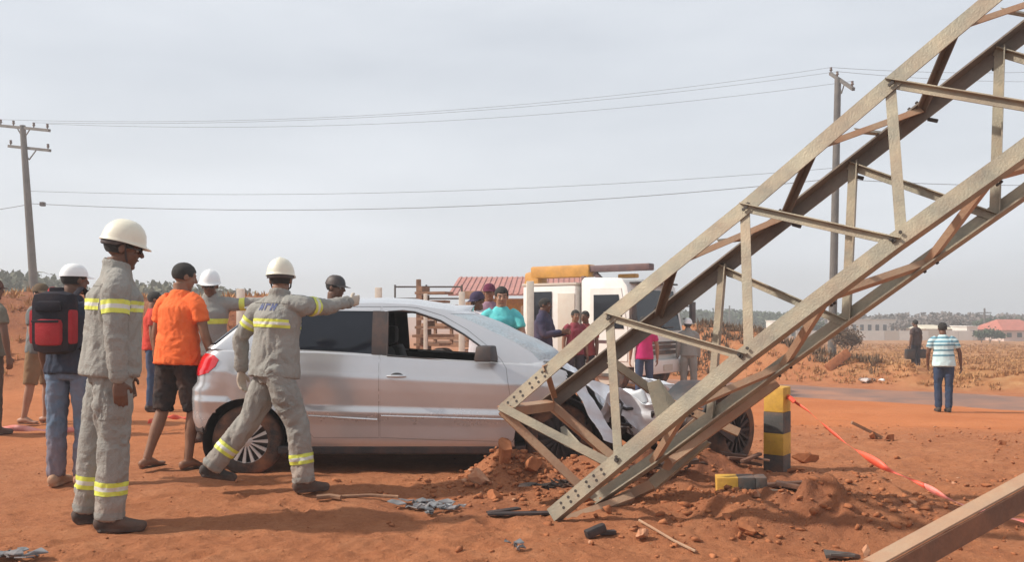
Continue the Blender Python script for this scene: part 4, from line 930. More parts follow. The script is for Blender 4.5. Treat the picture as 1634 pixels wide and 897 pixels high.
        limb(m_, [heel - up * .024 * k, heel * .5 + toe * .5 - up * .024 * k, toe - up * .022 * k + fd * .012], [(.046 * k, .011), (.044 * k, .011), (.049 * k, .011)], ref=sd, n=8, seg=16)
        fin(m_); me = remesh(m_, .009, 2); link('shoe', me, shoes, root, True)
    if gloves is not None:
        for s, wr, el, hd in ((1, wrL, elL, p['handL']), (-1, wrR, elR, p['handR'])):
            if s not in gloves: continue
            vv = mverts(body.data); nn = mnorm(body.data); c = wr + off; t_ = unit(wr - el) if hd is None else unit(T(V(*hd)))
            sel = (((vv - c) @ t_) > -.03) & (np.linalg.norm(vv - c, axis=1) < .24 * k)
            fs = [[*q.vertices] for q in body.data.polygons if all(sel[i] for i in q.vertices)]
            used = sorted({i for q in fs for i in q}); mp = {i: j for j, i in enumerate(used)}
            if fs: obj('glove', vv[used] + nn[used] * .004, [[mp[i] for i in q] for q in fs], M_GLOVE, root, True)
    # ---- reflective bands: strips lifted off the cloth between two planes across a limb
    def band(src, p0, p1, a, b_, rad, m, half=None):
        p0, p1 = p0 + off, p1 + off; t_ = unit(p1 - p0); bmm = bmesh.new(); bmm.from_mesh(src.data)
        L_ = np.linalg.norm(p1 - p0)
        dl = [v for v in bmm.verts if not (a * L_ - .03 < (np.array(v.co) - p0) @ t_ < b_ * L_ + .03 and np.linalg.norm(np.cross(np.array(v.co) - p0, t_)) < rad)]
        bmesh.ops.delete(bmm, geom=dl, context='VERTS')
        for s_, q in ((-1, a), (1, b_)):
            g_ = bmm.verts[:] + bmm.edges[:] + bmm.faces[:]
            if g_: bmesh.ops.bisect_plane(bmm, geom=g_, plane_co=tuple(p0 + t_ * q * L_), plane_no=tuple(t_ * s_), clear_outer=True)
        bmm.normal_update()
        for v in bmm.verts: v.co += v.normal * .0035
        if len(bmm.faces): me = bpy.data.meshes.new('reflective_band'); bmm.to_mesh(me); o = link('reflective_band', me, m, src, True)
        bmm.free()
    seg = {'armL': (shirt, shL, elL, .085), 'armR': (shirt, shR, elR, .085), 'shinL': (trousers, knL, anL, .115), 'shinR': (trousers, knR, anR, .115), 'chest': (shirt, pelvis, neck, .185)}
    for nm_, a, b_ in bands:
        src, p0, p1, rad = seg[nm_]; rad *= k; w = (b_ - a) * .34
        band(src, p0, p1, a, a + w, rad, M_YEL); band(src, p0, p1, a + w, b_ - w, rad, M_SIL if near else M_YEL); band(src, p0, p1, b_ - w, b_, rad, M_YEL)
    def W(v): q = rotz(np.asarray(v) + off, heading); return q + V(x, Y, gz(x, Y) + dz)
    return dict(root=root, W=W, J=dict(pelvis=pelvis + off, neck=neck + off, shL=shL + off, shR=shR + off, wrR=wrR + off, wrL=wrL + off, head=hc + off), F=F2, S=S_, ln=ln, k=k, o=off, kn=(knL + off, knR + off), hip=(hipL + off, hipR + off), an=(anL + off, anR + off), el=(elL + off, elR + off), shirt=shirt, x=x, Y=Y, band=band)

WB = (('armL', .40, .66), ('armR', .40, .66), ('chest', .56, .68), ('shinL', .52, .70), ('shinR', .52, .70))
# 1 worker standing in profile at the left
w1 = person(177, 5.38, R(24), 1.85, 'tall worker in grey overalls, cream helmet and sunglasses standing in profile at left', M_GREY, M_GREY, 'dark', headgear='helmet', glasses=True, bands=WB, bulk=1.12,
    pose=dict(lean=(.06, 0, 1), thL=(-.20, .04, -1), shL=(-.10, .03, -1), thR=(.04, -.03, -1), shR=(-.05, .0, -1), uaR=(-.02, -.20, -1), faR=(.08, -.04, -1), uaL=(.0, .2, -1), faL=(.2, .0, -1), footL=8, footR=-12, nod=12, head=2))
# 2 worker pointing, seen from behind
w2 = person(438, 6.3, R(22), 1.66, 'worker in grey overalls and cream helmet striding past the car, one arm pointing', M_GREY, M_GREY, 'brown', headgear='helmet', face=False, bands=WB, gloves=(1, -1), bulk=1.1,
    pose=dict(lean=(.07, .02, 1), twist=36, head=35, thL=(-.46, .05, -1), shL=(-.80, .06, -1), thR=(.38, -.12, -1), shR=(.10, -.10, -1), uaR=(1, -.05, -.02), faR=(1, .0, .16), uaL=(-.25, .62, -1), faL=(.05, .05, -1), footL=4, footR=10, pitchL=-12, nod=4))
# 3 man in the orange shirt
M_ORANGE = cloth('orange_shirt_cloth', (.82, .155, .045), .05)
person(283, 7.35, R(60), 1.75, 'man in orange T-shirt and black shorts walking away behind the car tail', M_ORANGE, cloth('black_shorts_cloth', (.03, .028, .03), .2), 'brown', shoes=cloth('worn_sandal', (.10, .06, .04)), bare=True, face=False, sleeve='short', shorts=True, bulk=1.14,
    pose=dict(lean=(.06, 0, 1), thL=(-.15, .02, -1), shL=(-.38, .02, -1), thR=(.16, -.06, -1), shR=(-.16, -.04, -1), uaL=(-.06, .30, -1), faL=(.16, .10, -1), uaR=(.05, -.3, -1), faR=(.32, -.12, -1), head=-22, nod=14, footL=5, footR=-12, pitchL=0))
# 4 man with the backpack
M_JEAN = cloth('faded_jeans', (.12, .17, .24), .25, dustz=.5); M_JEANB = cloth('blue_jeans', (.045, .075, .14), .15)
w4 = person(112, 6.72, R(88), 1.69, 'man in white cap and jeans wearing a backpack, left of the tall worker', cloth('navy_shirt_cloth', (.035, .045, .07), .1), M_JEAN, 'dark', shoes=cloth('tan_shoe', (.42, .26, .17), .3), headgear=M_HELMW, face=False, sleeve='short',
    pose=dict(lean=(.03, 0, 1), thL=(-.03, .02, -1), shL=(-.02, .0, -1), thR=(.06, -.02, -1), shR=(-.05, .02, -1), head=-30, uaL=(.04, .22, -1), faL=(.35, .05, -1)))
# 5 man in the grey shirt far left
person(62, 10.5, R(0), 1.68, 'man in grey T-shirt and brown cap with khaki shorts, far behind the backpack man', cloth('dull_grey_shirt', (.16, .17, .17)), cloth('khaki_shorts', (.23, .15, .085), .3), 'tan', headgear=cloth('olive_cap', (.10, .075, .05)), near=False, sleeve='short', shorts=True, shoes=cloth('dusty_sandal', (.2, .1, .06), .5), bare=True,
    pose=dict(thL=(.10, .05, -1), shL=(-.05, 0, -1), thR=(-.1, -.05, -1), shR=(-.2, 0, -1), uaR=(.1, -.15, -1), faR=(.6, .1, -1), head=-30))
person(-16, 9.6, R(60), 1.70, 'person in dull green clothes cut off by the left edge of the picture', cloth('dull_green_shirt', (.15, .14, .11)), cloth('dark_brown_trousers', (.07, .05, .04), .3), 'dark', headgear=cloth('maroon_cap', (.09, .04, .03)), near=False, sleeve='short', face=False, pose=dict(uaR=(.0, -.3, -1)))
# 6 worker in white helmet behind the tail
person(336, 9.2, R(-78), 1.75, 'worker in white helmet facing the camera behind the car tail, one arm held out', M_GREY, M_GREY, 'dark', headgear='white_helmet', near=False, bands=(('chest', .5, .60), ('armL', .4, .6)), glasses=True,
    pose=dict(uaL=(.15, 1, .06), faL=(.1, 1, .02), handL=(.1, .5, -.7), uaR=(-.02, -.2, -1), faR=(.25, -.05, -1), nod=10))
# 7 red shirt far behind
person(243, 12.2, R(20), 1.66, 'person in red shirt almost hidden behind the orange T-shirt man', cloth('red_shirt_cloth', (.50, .05, .035)), M_JEANB, 'brown', near=False, sleeve='short', pose=dict(uaR=(-.02, -.3, -1)))
# 8 black cap man just over the roof
person(530, 8.95, R(-18), 1.71, 'man in black cap half hidden beyond the car roof, beside the pointing hand', cloth('dark_grey_tee', (.05, .05, .06)), M_JEANB, 'dark', headgear=M_BLK, near=False, sleeve='short', bulk=.9,
    pose=dict(head=0, nod=8, uaR=(-.3, -.5, -1), faR=(.3, .1, -1)))
person(452, 9.0, R(0), 1.60, 'person in purple sleeve mostly hidden behind the pointing worker', cloth('purple_shirt_cloth', (.10, .06, .10)), M_JEANB, 'dark', near=False, sleeve='long', hair=M_HAIR,
    pose=dict(lean=(-.1, 0, 1), uaR=(1, -.3, .15), faR=(1, .1, -.12), uaL=(1, .2, .0), faL=(1, -.1, -.1)))
# 9 teal shirt man
M_TEAL = mat('teal_striped_shirt', (.16, .62, .58), .9, 0, .35, 4, .4, 60, spec=.15, c2=(.08, .40, .46))
person(800, 10.0, R(-92), 1.68, 'man in turquoise shirt with folded forearms beyond the windscreen', M_TEAL, M_JEANB, 'tan', near=False, sleeve='short', bulk=.95,
    pose=dict(uaL=(.25, .30, -1), faL=(.55, -.95, .12), uaR=(.25, -.30, -1), faR=(.60, .95, .10), handL=(.1, -1, .1), handR=(.1, 1, .1), nod=12, head=8))
person(765, 10.7, R(-160), 1.62, 'person in white shirt and dark cap beside the turquoise shirt man', cloth('white_shirt_cloth', (.52, .50, .53)), M_JEANB, 'dark', near=False, sleeve='short', headgear=cloth('navy_cap', (.05, .04, .08)), pose=dict(nod=10, head=30))
person(781, 12.6, R(-90), 1.78, 'person in maroon cap seen between the turquoise shirt man and the roofed shed', cloth('mauve_shirt', (.25, .16, .22)), M_JEANB, 'brown', near=False, sleeve='short', headgear=cloth('maroon_cap2', (.10, .02, .05)))
# 10 navy person in profile
person(866, 13.6, R(-20), 1.68, 'person in dark navy jacket with folded arms in front of the service body door', cloth('navy_jacket', (.045, .045, .085)), cloth('indigo_trousers', (.06, .045, .09)), 'dark', near=False, pose=dict(uaR=(.35, -.2, -1), faR=(.85, .35, .15), uaL=(.35, .2, -1), faL=(.85, -.4, .10), nod=5), bulk=1.1)
M_MAR = cloth('maroon_shirt', (.22, .04, .06)); M_DK = cloth('dark_trousers', (.035, .035, .05))
person(917, 16.0, R(-70), 1.66, 'left one of two dark haired people in maroon shirts before the white cab', M_MAR, M_DK, 'brown', near=False, sleeve='short', group=None)
person(935, 16.2, R(-120), 1.68, 'right one of two dark haired people in maroon shirts before the white cab', cloth('dark_red_shirt', (.26, .05, .05)), M_DK, 'dark', near=False, sleeve='short')
person(1028, 16.6, R(100), 1.66, 'person in magenta shirt and jeans seen from behind through the tower bars', cloth('magenta_shirt', (.52, .03, .16)), M_JEANB, 'tan', near=False, sleeve='short', face=False, pose=dict(uaL=(-.05, .3, -1), uaR=(-.05, -.3, -1)))
person(1099, 20.6, R(80), 1.74, 'worker in white helmet and grey overalls standing beside the truck front', M_GREY, M_GREY, 'dark', headgear='white_helmet', near=False, face=False, bands=(('chest', .5, .60), ('shinL', .5, .66), ('shinR', .5, .66)), pose=dict(lean=(.06, .03, 1)))
# 15 striped shirt man by the road
w15 = person(1506, 16.8, R(78), 1.72, 'man in pale blue striped shirt and jeans walking towards the road', mat('pale_blue_cloth', (.50, .66, .68), .9, 0, .1, 5, .3, 60, spec=.15), cloth('dark_jeans', (.03, .05, .095), .05), 'dark', near=False, sleeve='short', face=False, bulk=1.12,
    pose=dict(lean=(.04, .02, 1), thL=(.05, .02, -1), shL=(-.02, -.02, -1), thR=(-.02, .0, -1), shR=(-.05, .03, -1), uaR=(.0, -.38, -1), faR=(.12, -.12, -1), uaL=(.05, .25, -1), faL=(.5, -.1, -1)))
M_STR = cloth('dark_teal_stripe', (.10, .25, .33))
for a in (.30, .42, .54, .66, .80): w15['band'](w15['shirt'], w15['J']['pelvis'] - (w15['J']['pelvis'] * 0), w15['J']['neck'], a, a + .045, .30, M_STR) if False else None
w16 = person(1461, 29.0, R(120), 1.70, 'distant person in dark clothes walking off through the dry field beyond the road', cloth('dark_brown_tee', (.07, .05, .05)), M_DK, 'dark', near=False, sleeve='short', face=False, pose=dict(uaL=(-.05, .3, -1), uaR=(-.05, -.35, -1), lean=(.0, -.02, 1)))
def patch(w, src, c, u, h, nrm, u0, u1, h0, h1, m, name, off_=.006):
    # a stitched panel: the cloth between four planes, standing a little proud
    u, h, nrm = unit(u), unit(h), unit(nrm); v = mverts(src.data) - c; bmm = bmesh.new(); bmm.from_mesh(src.data); a, b, d_ = v @ u, v @ h, v @ nrm
    bmesh.ops.delete(bmm, geom=[x for x in bmm.verts if not (u0 - .03 < a[x.index] < u1 + .03 and h0 - .03 < b[x.index] < h1 + .03 and d_[x.index] > .01)], context='VERTS')
    for n_, q in ((u, u1), (-u, -u0), (h, h1), (-h, -h0)):
        if bmm.verts: bmesh.ops.bisect_plane(bmm, geom=bmm.verts[:] + bmm.edges[:] + bmm.faces[:], plane_co=tuple(c + n_ * q), plane_no=tuple(n_), clear_outer=True)
    bmm.normal_update()
    if bmm.faces: bmesh.ops.solidify(bmm, geom=bmm.faces[:], thickness=-off_)
    if bmm.faces: me = bpy.data.meshes.new(name); bmm.to_mesh(me); link(name, me, m, src, False)
    bmm.free()
M_SEAM = mat('grey_cloth_panel', (.255, .25, .23), .9, 0, .10, 2.2, .6, 90, dust=.08, spec=.15)
for w in (w1, w2):
    J = w['J']; k = w['k']; ln = w['ln']; F2_, S2_ = w['F'], w['S']
    tr = [c for c in w['root'].children if c.name.startswith('trousers')][0]
    patch(w, tr, w['kn'][1] * .45 + w['hip'][1] * .55, (1, 0, 0), w['hip'][1] - w['kn'][1], (0, -1, 0), -.07, .07, -.10, .07, M_SEAM, 'cargo_pocket')
    patch(w, tr, w['kn'][0] * .45 + w['hip'][0] * .55, (1, 0, 0), w['hip'][0] - w['kn'][0], (0, 1, 0), -.07, .07, -.10, .07, M_SEAM, 'cargo_pocket')
    patch(w, w['shirt'], J['pelvis'], S2_, ln, -F2_, -.17, .17, .455, .470, M_SEAM, 'yoke_seam', .004)
    for s_, i in ((1, 0), (-1, 1)): w['band'](w['shirt'], w['el'][i] - w['o'], J['wrL' if s_ > 0 else 'wrR'] - w['o'], .84, 1.0, .08, M_SEAM)
    for i in (0, 1): w['band'](tr, w['kn'][i] - w['o'], w['an'][i] - w['o'], .93, 1.02, .11, M_SEAM)
# stripes of the blue shirt
def stripes(w, ts, wd, m):
    sh = w['shirt']; J = w['J']
    for a in ts:
        bmm = bmesh.new(); bmm.from_mesh(sh.data); p0 = J['pelvis']; t_ = w['ln']; z0 = a * .55; 
        for s_, q in ((-1, z0), (1, z0 + wd)): bmesh.ops.bisect_plane(bmm, geom=bmm.verts[:] + bmm.edges[:] + bmm.faces[:], plane_co=tuple(p0 + t_ * q), plane_no=tuple(t_ * s_), clear_outer=True)
        bmm.normal_update()
        for v in bmm.verts: v.co += v.normal * .003
        me = bpy.data.meshes.new('stripe'); bmm.to_mesh(me); bmm.free(); link('stripe', me, m, sh, True)
stripes(w15, (.22, .40, .58, .70, .84), .032, M_STR)
# faded marks on the pointing worker's back
def back_patch(w, u0, u1, h0, h1, m):
    sh = w['shirt']; v = mverts(sh.data); J = w['J']; c = J['pelvis']; q = v - c; s = q @ w['S']; h = q @ w['ln']; f = q @ w['F']
    bmm = bmesh.new(); bmm.from_mesh(sh.data)
    dl = [x for x in bmm.verts if not (u0 - .03 < s[x.index] < u1 + .03 and h0 - .03 < h[x.index] < h1 + .03 and f[x.index] < -.02)]
    bmesh.ops.delete(bmm, geom=dl, context='VERTS')
    for n_, d_ in ((w['S'], u1), (-w['S'], -u0), (w['ln'], h1), (-w['ln'], -h0)):
        bmesh.ops.bisect_plane(bmm, geom=bmm.verts[:] + bmm.edges[:] + bmm.faces[:], plane_co=tuple(c + n_ * d_), plane_no=tuple(n_), clear_outer=True)
    bmm.normal_update()
    for x in bmm.verts: x.co += x.normal * .003
    me = bpy.data.meshes.new('back_print'); bmm.to_mesh(me); bmm.free(); link('back_print', me, m, sh, True)
M_PRINT = cloth('faded_blue_print', (.10, .12, .22), .1)
for u0, u1, h0, h1 in ((.035, .050, .40, .452), (.065, .080, .40, .452), (.045, .07, .415, .435), (-.005, .010, .40, .452), (-.03, -.005, .437, .452), (-.085, -.070, .40, .452), (-.058, -.043, .40, .452), (-.075, -.05, .42, .436)): back_patch(w2, u0, u1, h0, h1, M_PRINT)
# backpack (its own thing), straps over the shoulders
def backpack(w):
    J = w['J']; k = w['k']; r = w['root']; c = J['neck'] * .62 + J['pelvis'] * .38 - w['F'] * .215; hd = r.rotation_euler[2]
    o = empty('backpack', np.array(r.location) + rotz(c, hd), hd, 'red and black backpack on the back of the man in the white cap', 'backpack')
    M_R = cloth('red_nylon', (.34, .025, .035), .1); M_K = cloth('black_nylon', (.018, .018, .026), .08)
    def B(cx, cy, cz, sx_, sy_, sz_, m, nm, bev): MB().box((cx, cy, cz), (sx_, sy_, sz_)).build(nm, m, o, True, bev)
    B(0, 0, .0, .18, .31, .47, M_K, 'bag', .088)
    B(-.075, 0, -.07, .085, .20, .20, M_R, 'front_pocket', .04); B(-.085, 0, .12, .06, .20, .08, M_K, 'top_pocket', .029)
    B(-.137, 0, .01, .012, .20, .02, M_K, 'zip', .005)
    for s in (1, -1):
        B(-.02, s * .135, -.03, .10, .06, .26, M_R, 'side_panel', .029)
        MB().tube([(.08, s * .10, .20), (.16, s * .11, .265), (.24, s * .11, .24), (.31, s * .11, .10), (.29, s * .13, -.08), (.10, s * .15, -.20)], (.028, .008), 8, ref=(0, 1, 0)).build('shoulder_strap', M_R if s > 0 else M_K, o, True)
    B(.02, 0, .245, .04, .10, .04, M_K, 'carry_handle', .01)
backpack(w4)
def carried(w, side, lab, c, size):
    r = w['root']; p = np.array(r.location) + rotz(w['J']['wrL' if side > 0 else 'wrR'], r.rotation_euler[2]) - V(0, 0, .30)
    o = empty('bag', p, 0, lab, 'bag'); MB().box((0, 0, 0), size).build('bag_body', c, o, True, .05); MB().tube([(-.09, 0, .14), (-.07, 0, .24), (.07, 0, .24), (.09, 0, .14)], .012, 6).build('handle', c, o, True)
carried(w16, 1, 'dark bag in the left hand of the distant walker', M_BLK, (.30, .2, .34)); carried(w16, -1, 'dark bag in the right hand of the distant walker', M_BLK, (.34, .2, .30))
# ================================================================== TRUCK WITH A FOLDED CRANE
M_WHITE = mat('white_truck_paint', (.74, .73, .69), .45, 0, .05, 3, dust=.18, coat=.2, dustz=1.1)
M_BEIGE = mat('beige_body_paint', (.52, .47, .40), .5, 0, .06, 3, dust=.2)
M_OCHRE = mat('ochre_crane_paint', (.50, .24, .04), .5, 0, .2, 5, dust=.2)
M_BOOM = mat('dark_boom_steel', (.10, .06, .065), .5, .2, .2, 5, dust=.2)
M_WOOD = mat('weathered_wood', (.30, .17, .10), .9, 0, .3, 8, .5, 30, c2=(.17, .09, .055), dust=.3)
M_YELP = mat('yellow_paint', (.58, .33, .04), .7, 0, .2, 9, .3, 60, dust=.5)
M_BLKP = mat('faded_black_paint', (.07, .066, .062), .8, 0, .25, 9, .3, 60, dust=.5)
M_CHROME = mat('dull_chrome', (.5, .5, .5), .3, .9, .1, dust=.15)
tz_ = gz(3.4, 20.4); truck = empty('crane_truck', (3.40, 20.4, tz_), math.atan2(-.62, .785), 'white crane truck with a crew cabin and folded ochre crane boom parked on the road', 'truck')
def TB(name, m, boxes, bevel=.02, parent=None, smooth=True):
    mb = MB()
    for c, s in boxes: mb.box(c, s)
    return mb.build(name, m, parent or truck, smooth, bevel)
# cab: prism with a raked windscreen
sec = [(-1.38, .62), (.02, .62), (.06, 1.35), (-.16, 2.45), (-.30, 2.62), (-1.30, 2.66), (-1.38, 2.58)]
cab = MB().poly([V(x, -1.15, z) for x, z in sec], (0, 2.3, 0)).build('cab', M_WHITE, truck, True, .04)
MB().poly([V(.068, -.98, 1.42), V(.068, .98, 1.42), V(-.142, .98, 2.36), V(-.142, -.98, 2.36)], (.012, 0, .003)).build('windscreen', M_GLASS, truck)
for s in (-1, 1):
    dr = MB().poly([V(-1.12, s * 1.155, .75), V(-.14, s * 1.155, .75), V(-.12, s * 1.155, 1.4), V(-.30, s * 1.155, 2.4), V(-1.12, s * 1.155, 2.4)], (0, s * .012, 0)).build('door', M_WHITE, truck)
    MB().poly([V(-1.02, s * 1.17, 1.48), V(-.22, s * 1.17, 1.48), V(-.36, s * 1.17, 2.25), V(-1.02, s * 1.17, 2.25)], (0, s * .008, 0)).build('door_window', M_GLASS, dr)
    TB('door_handle', M_BLK, [((-.98, s * 1.18, 1.3), (.16, .03, .04))], .005, dr)
    TB('mirror', M_BLK, [((.16, s * 1.42, 1.85), (.08, .20, .52)), ((.06, s * 1.28, 2.0), (.03, .32, .03)), ((.06, s * 1.28, 1.7), (.03, .32, .03))], .01)
    TB('headlight', M_CLEAR, [((.10, s * .86, .72), (.06, .34, .18))], .02)
TB('grille', M_BLKP, [((.075, 0, 1.02), (.03, 1.5, .30))], .01); TB('grille_bar', M_CHROME, [((.095, 0, 1.10), (.02, 1.4, .03))], 0); TB('grille_bar', M_CHROME, [((.095, 0, .98), (.02, 1.4, .03))], 0)
TB('bumper', M_WHITE, [((.14, 0, .60), (.22, 2.35, .32))], .05); TB('number_plate', M_BEIGE, [((.262, 0, .58), (.01, .42, .14))], 0)
TB('chassis', M_BLKP, [((-3.3, 0, .62), (6.6, .8, .22))], .02); TB('step', M_BLKP, [((-.75, -1.08, .42), (.5, .2, .08))], .01)
sb = TB('crew_cabin', M_WHITE, [((-2.32, 0, 1.68), (1.55, 2.28, 1.62))], .05)
TB('cabin_roof', M_BEIGE, [((-2.32, 0, 2.52), (1.6, 2.3, .06))], .01)
dd = TB('cabin_door', M_BEIGE, [((-1.80, -1.155, 1.6), (.48, .02, 1.4))], .01); TB('cabin_window', M_GLASS, [((-2.52, -1.15, 2.0), (.60, .03, .70))], .02, sb); TB('cabin_window', M_GLASS, [((-2.52, 1.15, 2.0), (.60, .03, .70))], .02, sb)
TB('crane_column', M_OCHRE, [((-3.40, -.2, 1.7), (.40, .5, 1.9))], .05)
TB('outrigger', M_YELP, [((-3.40, 0, .80), (.28, 2.5, .22)), ((-3.40, -1.2, .55), (.16, .16, .7))], .02)
TB('crane_knuckle', M_OCHRE, [((-3.36, -.25, 2.62), (.46, .42, .52))], .10)
TB('crane_boom', M_OCHRE, [((-2.50, -.30, 2.86), (1.75, .34, .30))], .05); TB('boom_extension', M_BOOM, [((-.95, -.30, 2.90), (1.9, .24, .16))], .03)
MB().bar((-1.55, -.3, 2.80), (-1.05, -.3, 2.35), .10, .10).build('boom_ram', M_BOOM, truck); MB().bar((-1.1, -.3, 2.85), (-1.1, -.3, 2.64), .08, .08).build('boom_rest', M_BOOM, truck)
TB('deck', M_WOOD, [((-5.15, 0, 1.02), (3.0, 2.3, .12))], .01)
for i in range(6):
    for s in (-1, 1):
        TB('stake', M_WOOD, [((-6.6 + i * .58, s * 1.14, 1.55), (.08, .06, 1.0))], .005)
for s in (-1, 1):
    for z in (1.22, 1.50, 1.80): TB('side_board', M_WOOD, [((-5.15, s * 1.18, z), (3.05, .03, .15))], .005)
for (x, y, z, a, b, c) in ((-6.2, -.6, 1.9, .5, .6, .35), (-5.5, .2, 2.0, .6, .8, .3), (-6.0, .4, 2.35, .5, .5, .22), (-4.6, -.4, 1.7, .7, .8, .3)):
    o = MB().box((0, 0, 0), (a, b, c)).build('crate', M_WOOD, None, True, .01); o.location = (3.40 + x * .785 + y * .62, 20.4 - x * .62 + y * .785, tz_ + z); o.rotation_euler = (0, 0, truck.rotation_euler[2] + .2 * y)
    tag(o, {-6.2: 'brown crate at the rear corner of the truck bed', -5.5: 'widest brown crate in the middle of the truck bed', -6.0: 'flat brown crate on top of the bed load', -4.6: 'low brown crate nearest the crane column'}[x], 'crate', 'crates loaded on the truck bed')
for x in (-.72, -4.9, -5.95):
    for s in (-1, 1):
        mb = MB(); mb.tube([(x, s * .80, .46), (x, s * .82, .46), (x, s * 1.08, .46), (x, s * 1.10, .46)], [.40, .46, .46, .40], 26); t = mb.build('wheel', M_TYRE, truck, True)
        MB().tube([(x, s * 1.095, .46), (x, s * 1.112, .46)], .26, 20).build('rim', M_BEIGE, t, True)
TB('exhaust_stack', M_BOOM, [((-1.44, -.95, 2.0), (.09, .09, 1.4))], .01); TB('air_filter', M_BOOM, [((-1.46, .5, 2.2), (.14, .5, .6))], .03)
TB('fuel_tank', M_BLKP, [((-1.95, -1.0, .62), (.8, .4, .42))], .05); TB('tool_box', M_BEIGE, [((-2.9, -1.0, .62), (.6, .4, .40))], .02)
TB('beacon', M_OCHRE, [((-.8, 0, 2.72), (.5, .16, .10))], .03); TB('sun_visor', M_BLK, [((-.10, 0, 2.52), (.22, 1.9, .04))], .01)
TB('tail_lamp', M_RED, [((-6.68, -.9, .9), (.04, .22, .12))], .01)
for k, (x, z) in enumerate(((-3.2, 2.4), (-3.1, 2.1), (-1.3, 2.5))): MB().tube([(x, -.5, z), (x + .15, -.62, z - .25), (x + .05, -.5, z - .6)], .022, 6).build('hose', M_BLK, truck, True)
TB('cab_stripe', M_BOOM, [((-.66, -1.172, 1.18), (.9, .006, .07))], 0, cab); TB('wiper', M_BLK, [((.085, .3, 1.5), (.02, .6, .02))], 0)
# second far vehicle roof and shed behind
M_SHEETR = mat('faded_red_roof', (.40, .19, .17), .8, 0, .2, 3, .3, 20, dust=.4)
sh_ = empty('shed', (-.6, 33, gz(-.6, 33) - .33), R(-4), 'open shed with a faded red roof and ochre yellow wall behind the turquoise shirt man', 'shed')
MB().poly([V(-1.6, -1.5, 2.55), V(-1.6, -1.5, 2.61), V(-1.6, 1.5, 3.36), V(-1.6, 1.5, 3.30)], (4.9, 0, 0)).build('roof', M_SHEETR, sh_)
for i in range(24): MB().bar((-1.5 + i * .2, -1.5, 2.625), (-1.5 + i * .2, 1.5, 3.375), .05, .03).build('roof_rib', M_SHEETR, sh_)
MB().box((.9, 1.2, 1.2), (3.2, .1, 2.6)).build('wall', M_YELP, sh_)
for x in (-1.5, .1, 1.7, 3.2): MB().bar((x, -1.35, -.1), (x, -1.35, 2.6), .12, .12).build('post', M_WOOD, sh_)
# ================================================================== POLES AND WIRES
M_CONC = mat('weathered_concrete_pole', (.15, .13, .115), .9, 0, .2, 2, .3, 20, c2=(.085, .075, .07))
M_PORC = mat('brown_insulator', (.10, .055, .04), .3, 0, .1)
def pole(lab, xb, yb, xt, zt, arms, r0=.22, r1=.13):
    zb_ = gz(xb, yb); o = empty('utility_pole', (xb, yb, zb_), 0, lab, 'utility pole')
    h = zt - zb_; dx = xt - xb; MB().tube([(dx * s, 0, -.3 + (h + .3) * s) for s in np.linspace(0, 1, 6)], [r0 + (r1 - r0) * s for s in np.linspace(0, 1, 6)], 12).build('pole', M_CONC, o, True)
    ends = []
    for (p, q, n) in arms:                      # crossarm ends in world space
        p, q = p - V(xb, yb, zb_), q - V(xb, yb, zb_); a = MB().bar(p, q, .12, .13).build('crossarm', M_CONC, o)
        for s in n:
            c = p + (q - p) * s; mb = MB(); mb.tube([c + V(0, 0, .05), c + V(0, 0, .12), c + V(0, 0, .17), c + V(0, 0, .22), c + V(0, 0, .30)], [.03, .03, .075, .05, .06], 10); mb.build('insulator', M_PORC, a, True); ends.append(c + V(xb, yb, zb_ + .3))
        c = (p + q) / 2; t = unit(q - p)
        for s in (-1, 1): MB().bar(c + t * s * .55, c + V(0, 0, -.55), .04, .04).build('arm_brace', M_CONC, a)
    return o, ends
YL, YR = 42., 38.8
pl_, eL = pole('leaning concrete utility pole with two crossarms, rising behind the men at left', (62 - CXP) / FPX * YL, YL, (36 - CXP) / FPX * YL, float(at(37, 200, YL)[2]),
    [(at(-2, 200, YL + 1), at(79, 208, YL - 1), (.04, .3, .7, .96)), (at(14, 233, YL + .6), at(80, 240, YL - .6), (.05, .95))])
pr_, eR = pole('tall dark utility pole standing by the shrub beyond the road, seen through the tower', (1327 - CXP) / FPX * YR, YR, (1337 - CXP) / FPX * YR, float(at(1337, 125, YR)[2]),
    [(at(1325, 117, YR + 1.6), at(1362, 142, YR - 2.0), (.03, .32, .95))], .19, .14)
def wire(lab, p, q, sag, r=.016, m=M_BLK, n=24):
    mb = MB(); pts = [p + (q - p) * s - V(0, 0, 4 * sag * s * (1 - s)) for s in np.linspace(0, 1, n)]; o = mb.tube(pts, r, 5).build('overhead_wire', m, None, True); tag(o, lab, 'wire', 'overhead wires between the utility poles')
M_WIRE = mat('weathered_wire', (.16, .155, .16), .6, .3)
for (i, j, s, n_) in ((0, 0, .9, 'topmost overhead wire, strung to the far end of the right pole arm'), (2, 1, .75, 'middle overhead wire of the upper bundle'), (3, 2, .8, 'lowest overhead wire of the upper bundle')): wire(n_, eL[i], eR[j], s, .007, M_WIRE)
far_r = lambda px, py, Y: at(px, py, Y)
wire('upper thin wire of the lower pair between the poles', at(48, 305, YL), at(1331, 268, YR), .55, .009, M_WIRE)
wire('darkest cable of the lower pair between the poles', at(51, 325, YL), at(1331, 285, YR), .75, .014, M_WIRE)
wire('cable running off to the right from the tall dark pole', at(1331, 285, YR), at(1900, 278, 60), .5, .014, M_WIRE)
wire('cable running off to the left from the leaning pole', at(51, 325, YL), at(-260, 345, 40), .3, .014, M_WIRE)
for i, (a, b) in enumerate(((90, 94), (112, 118))): wire(('upper', 'lower')[i] + ' faint wire leaving the right pole top towards the right edge', eR[i], at(1900, a, 60), .6, .009, M_WIRE)
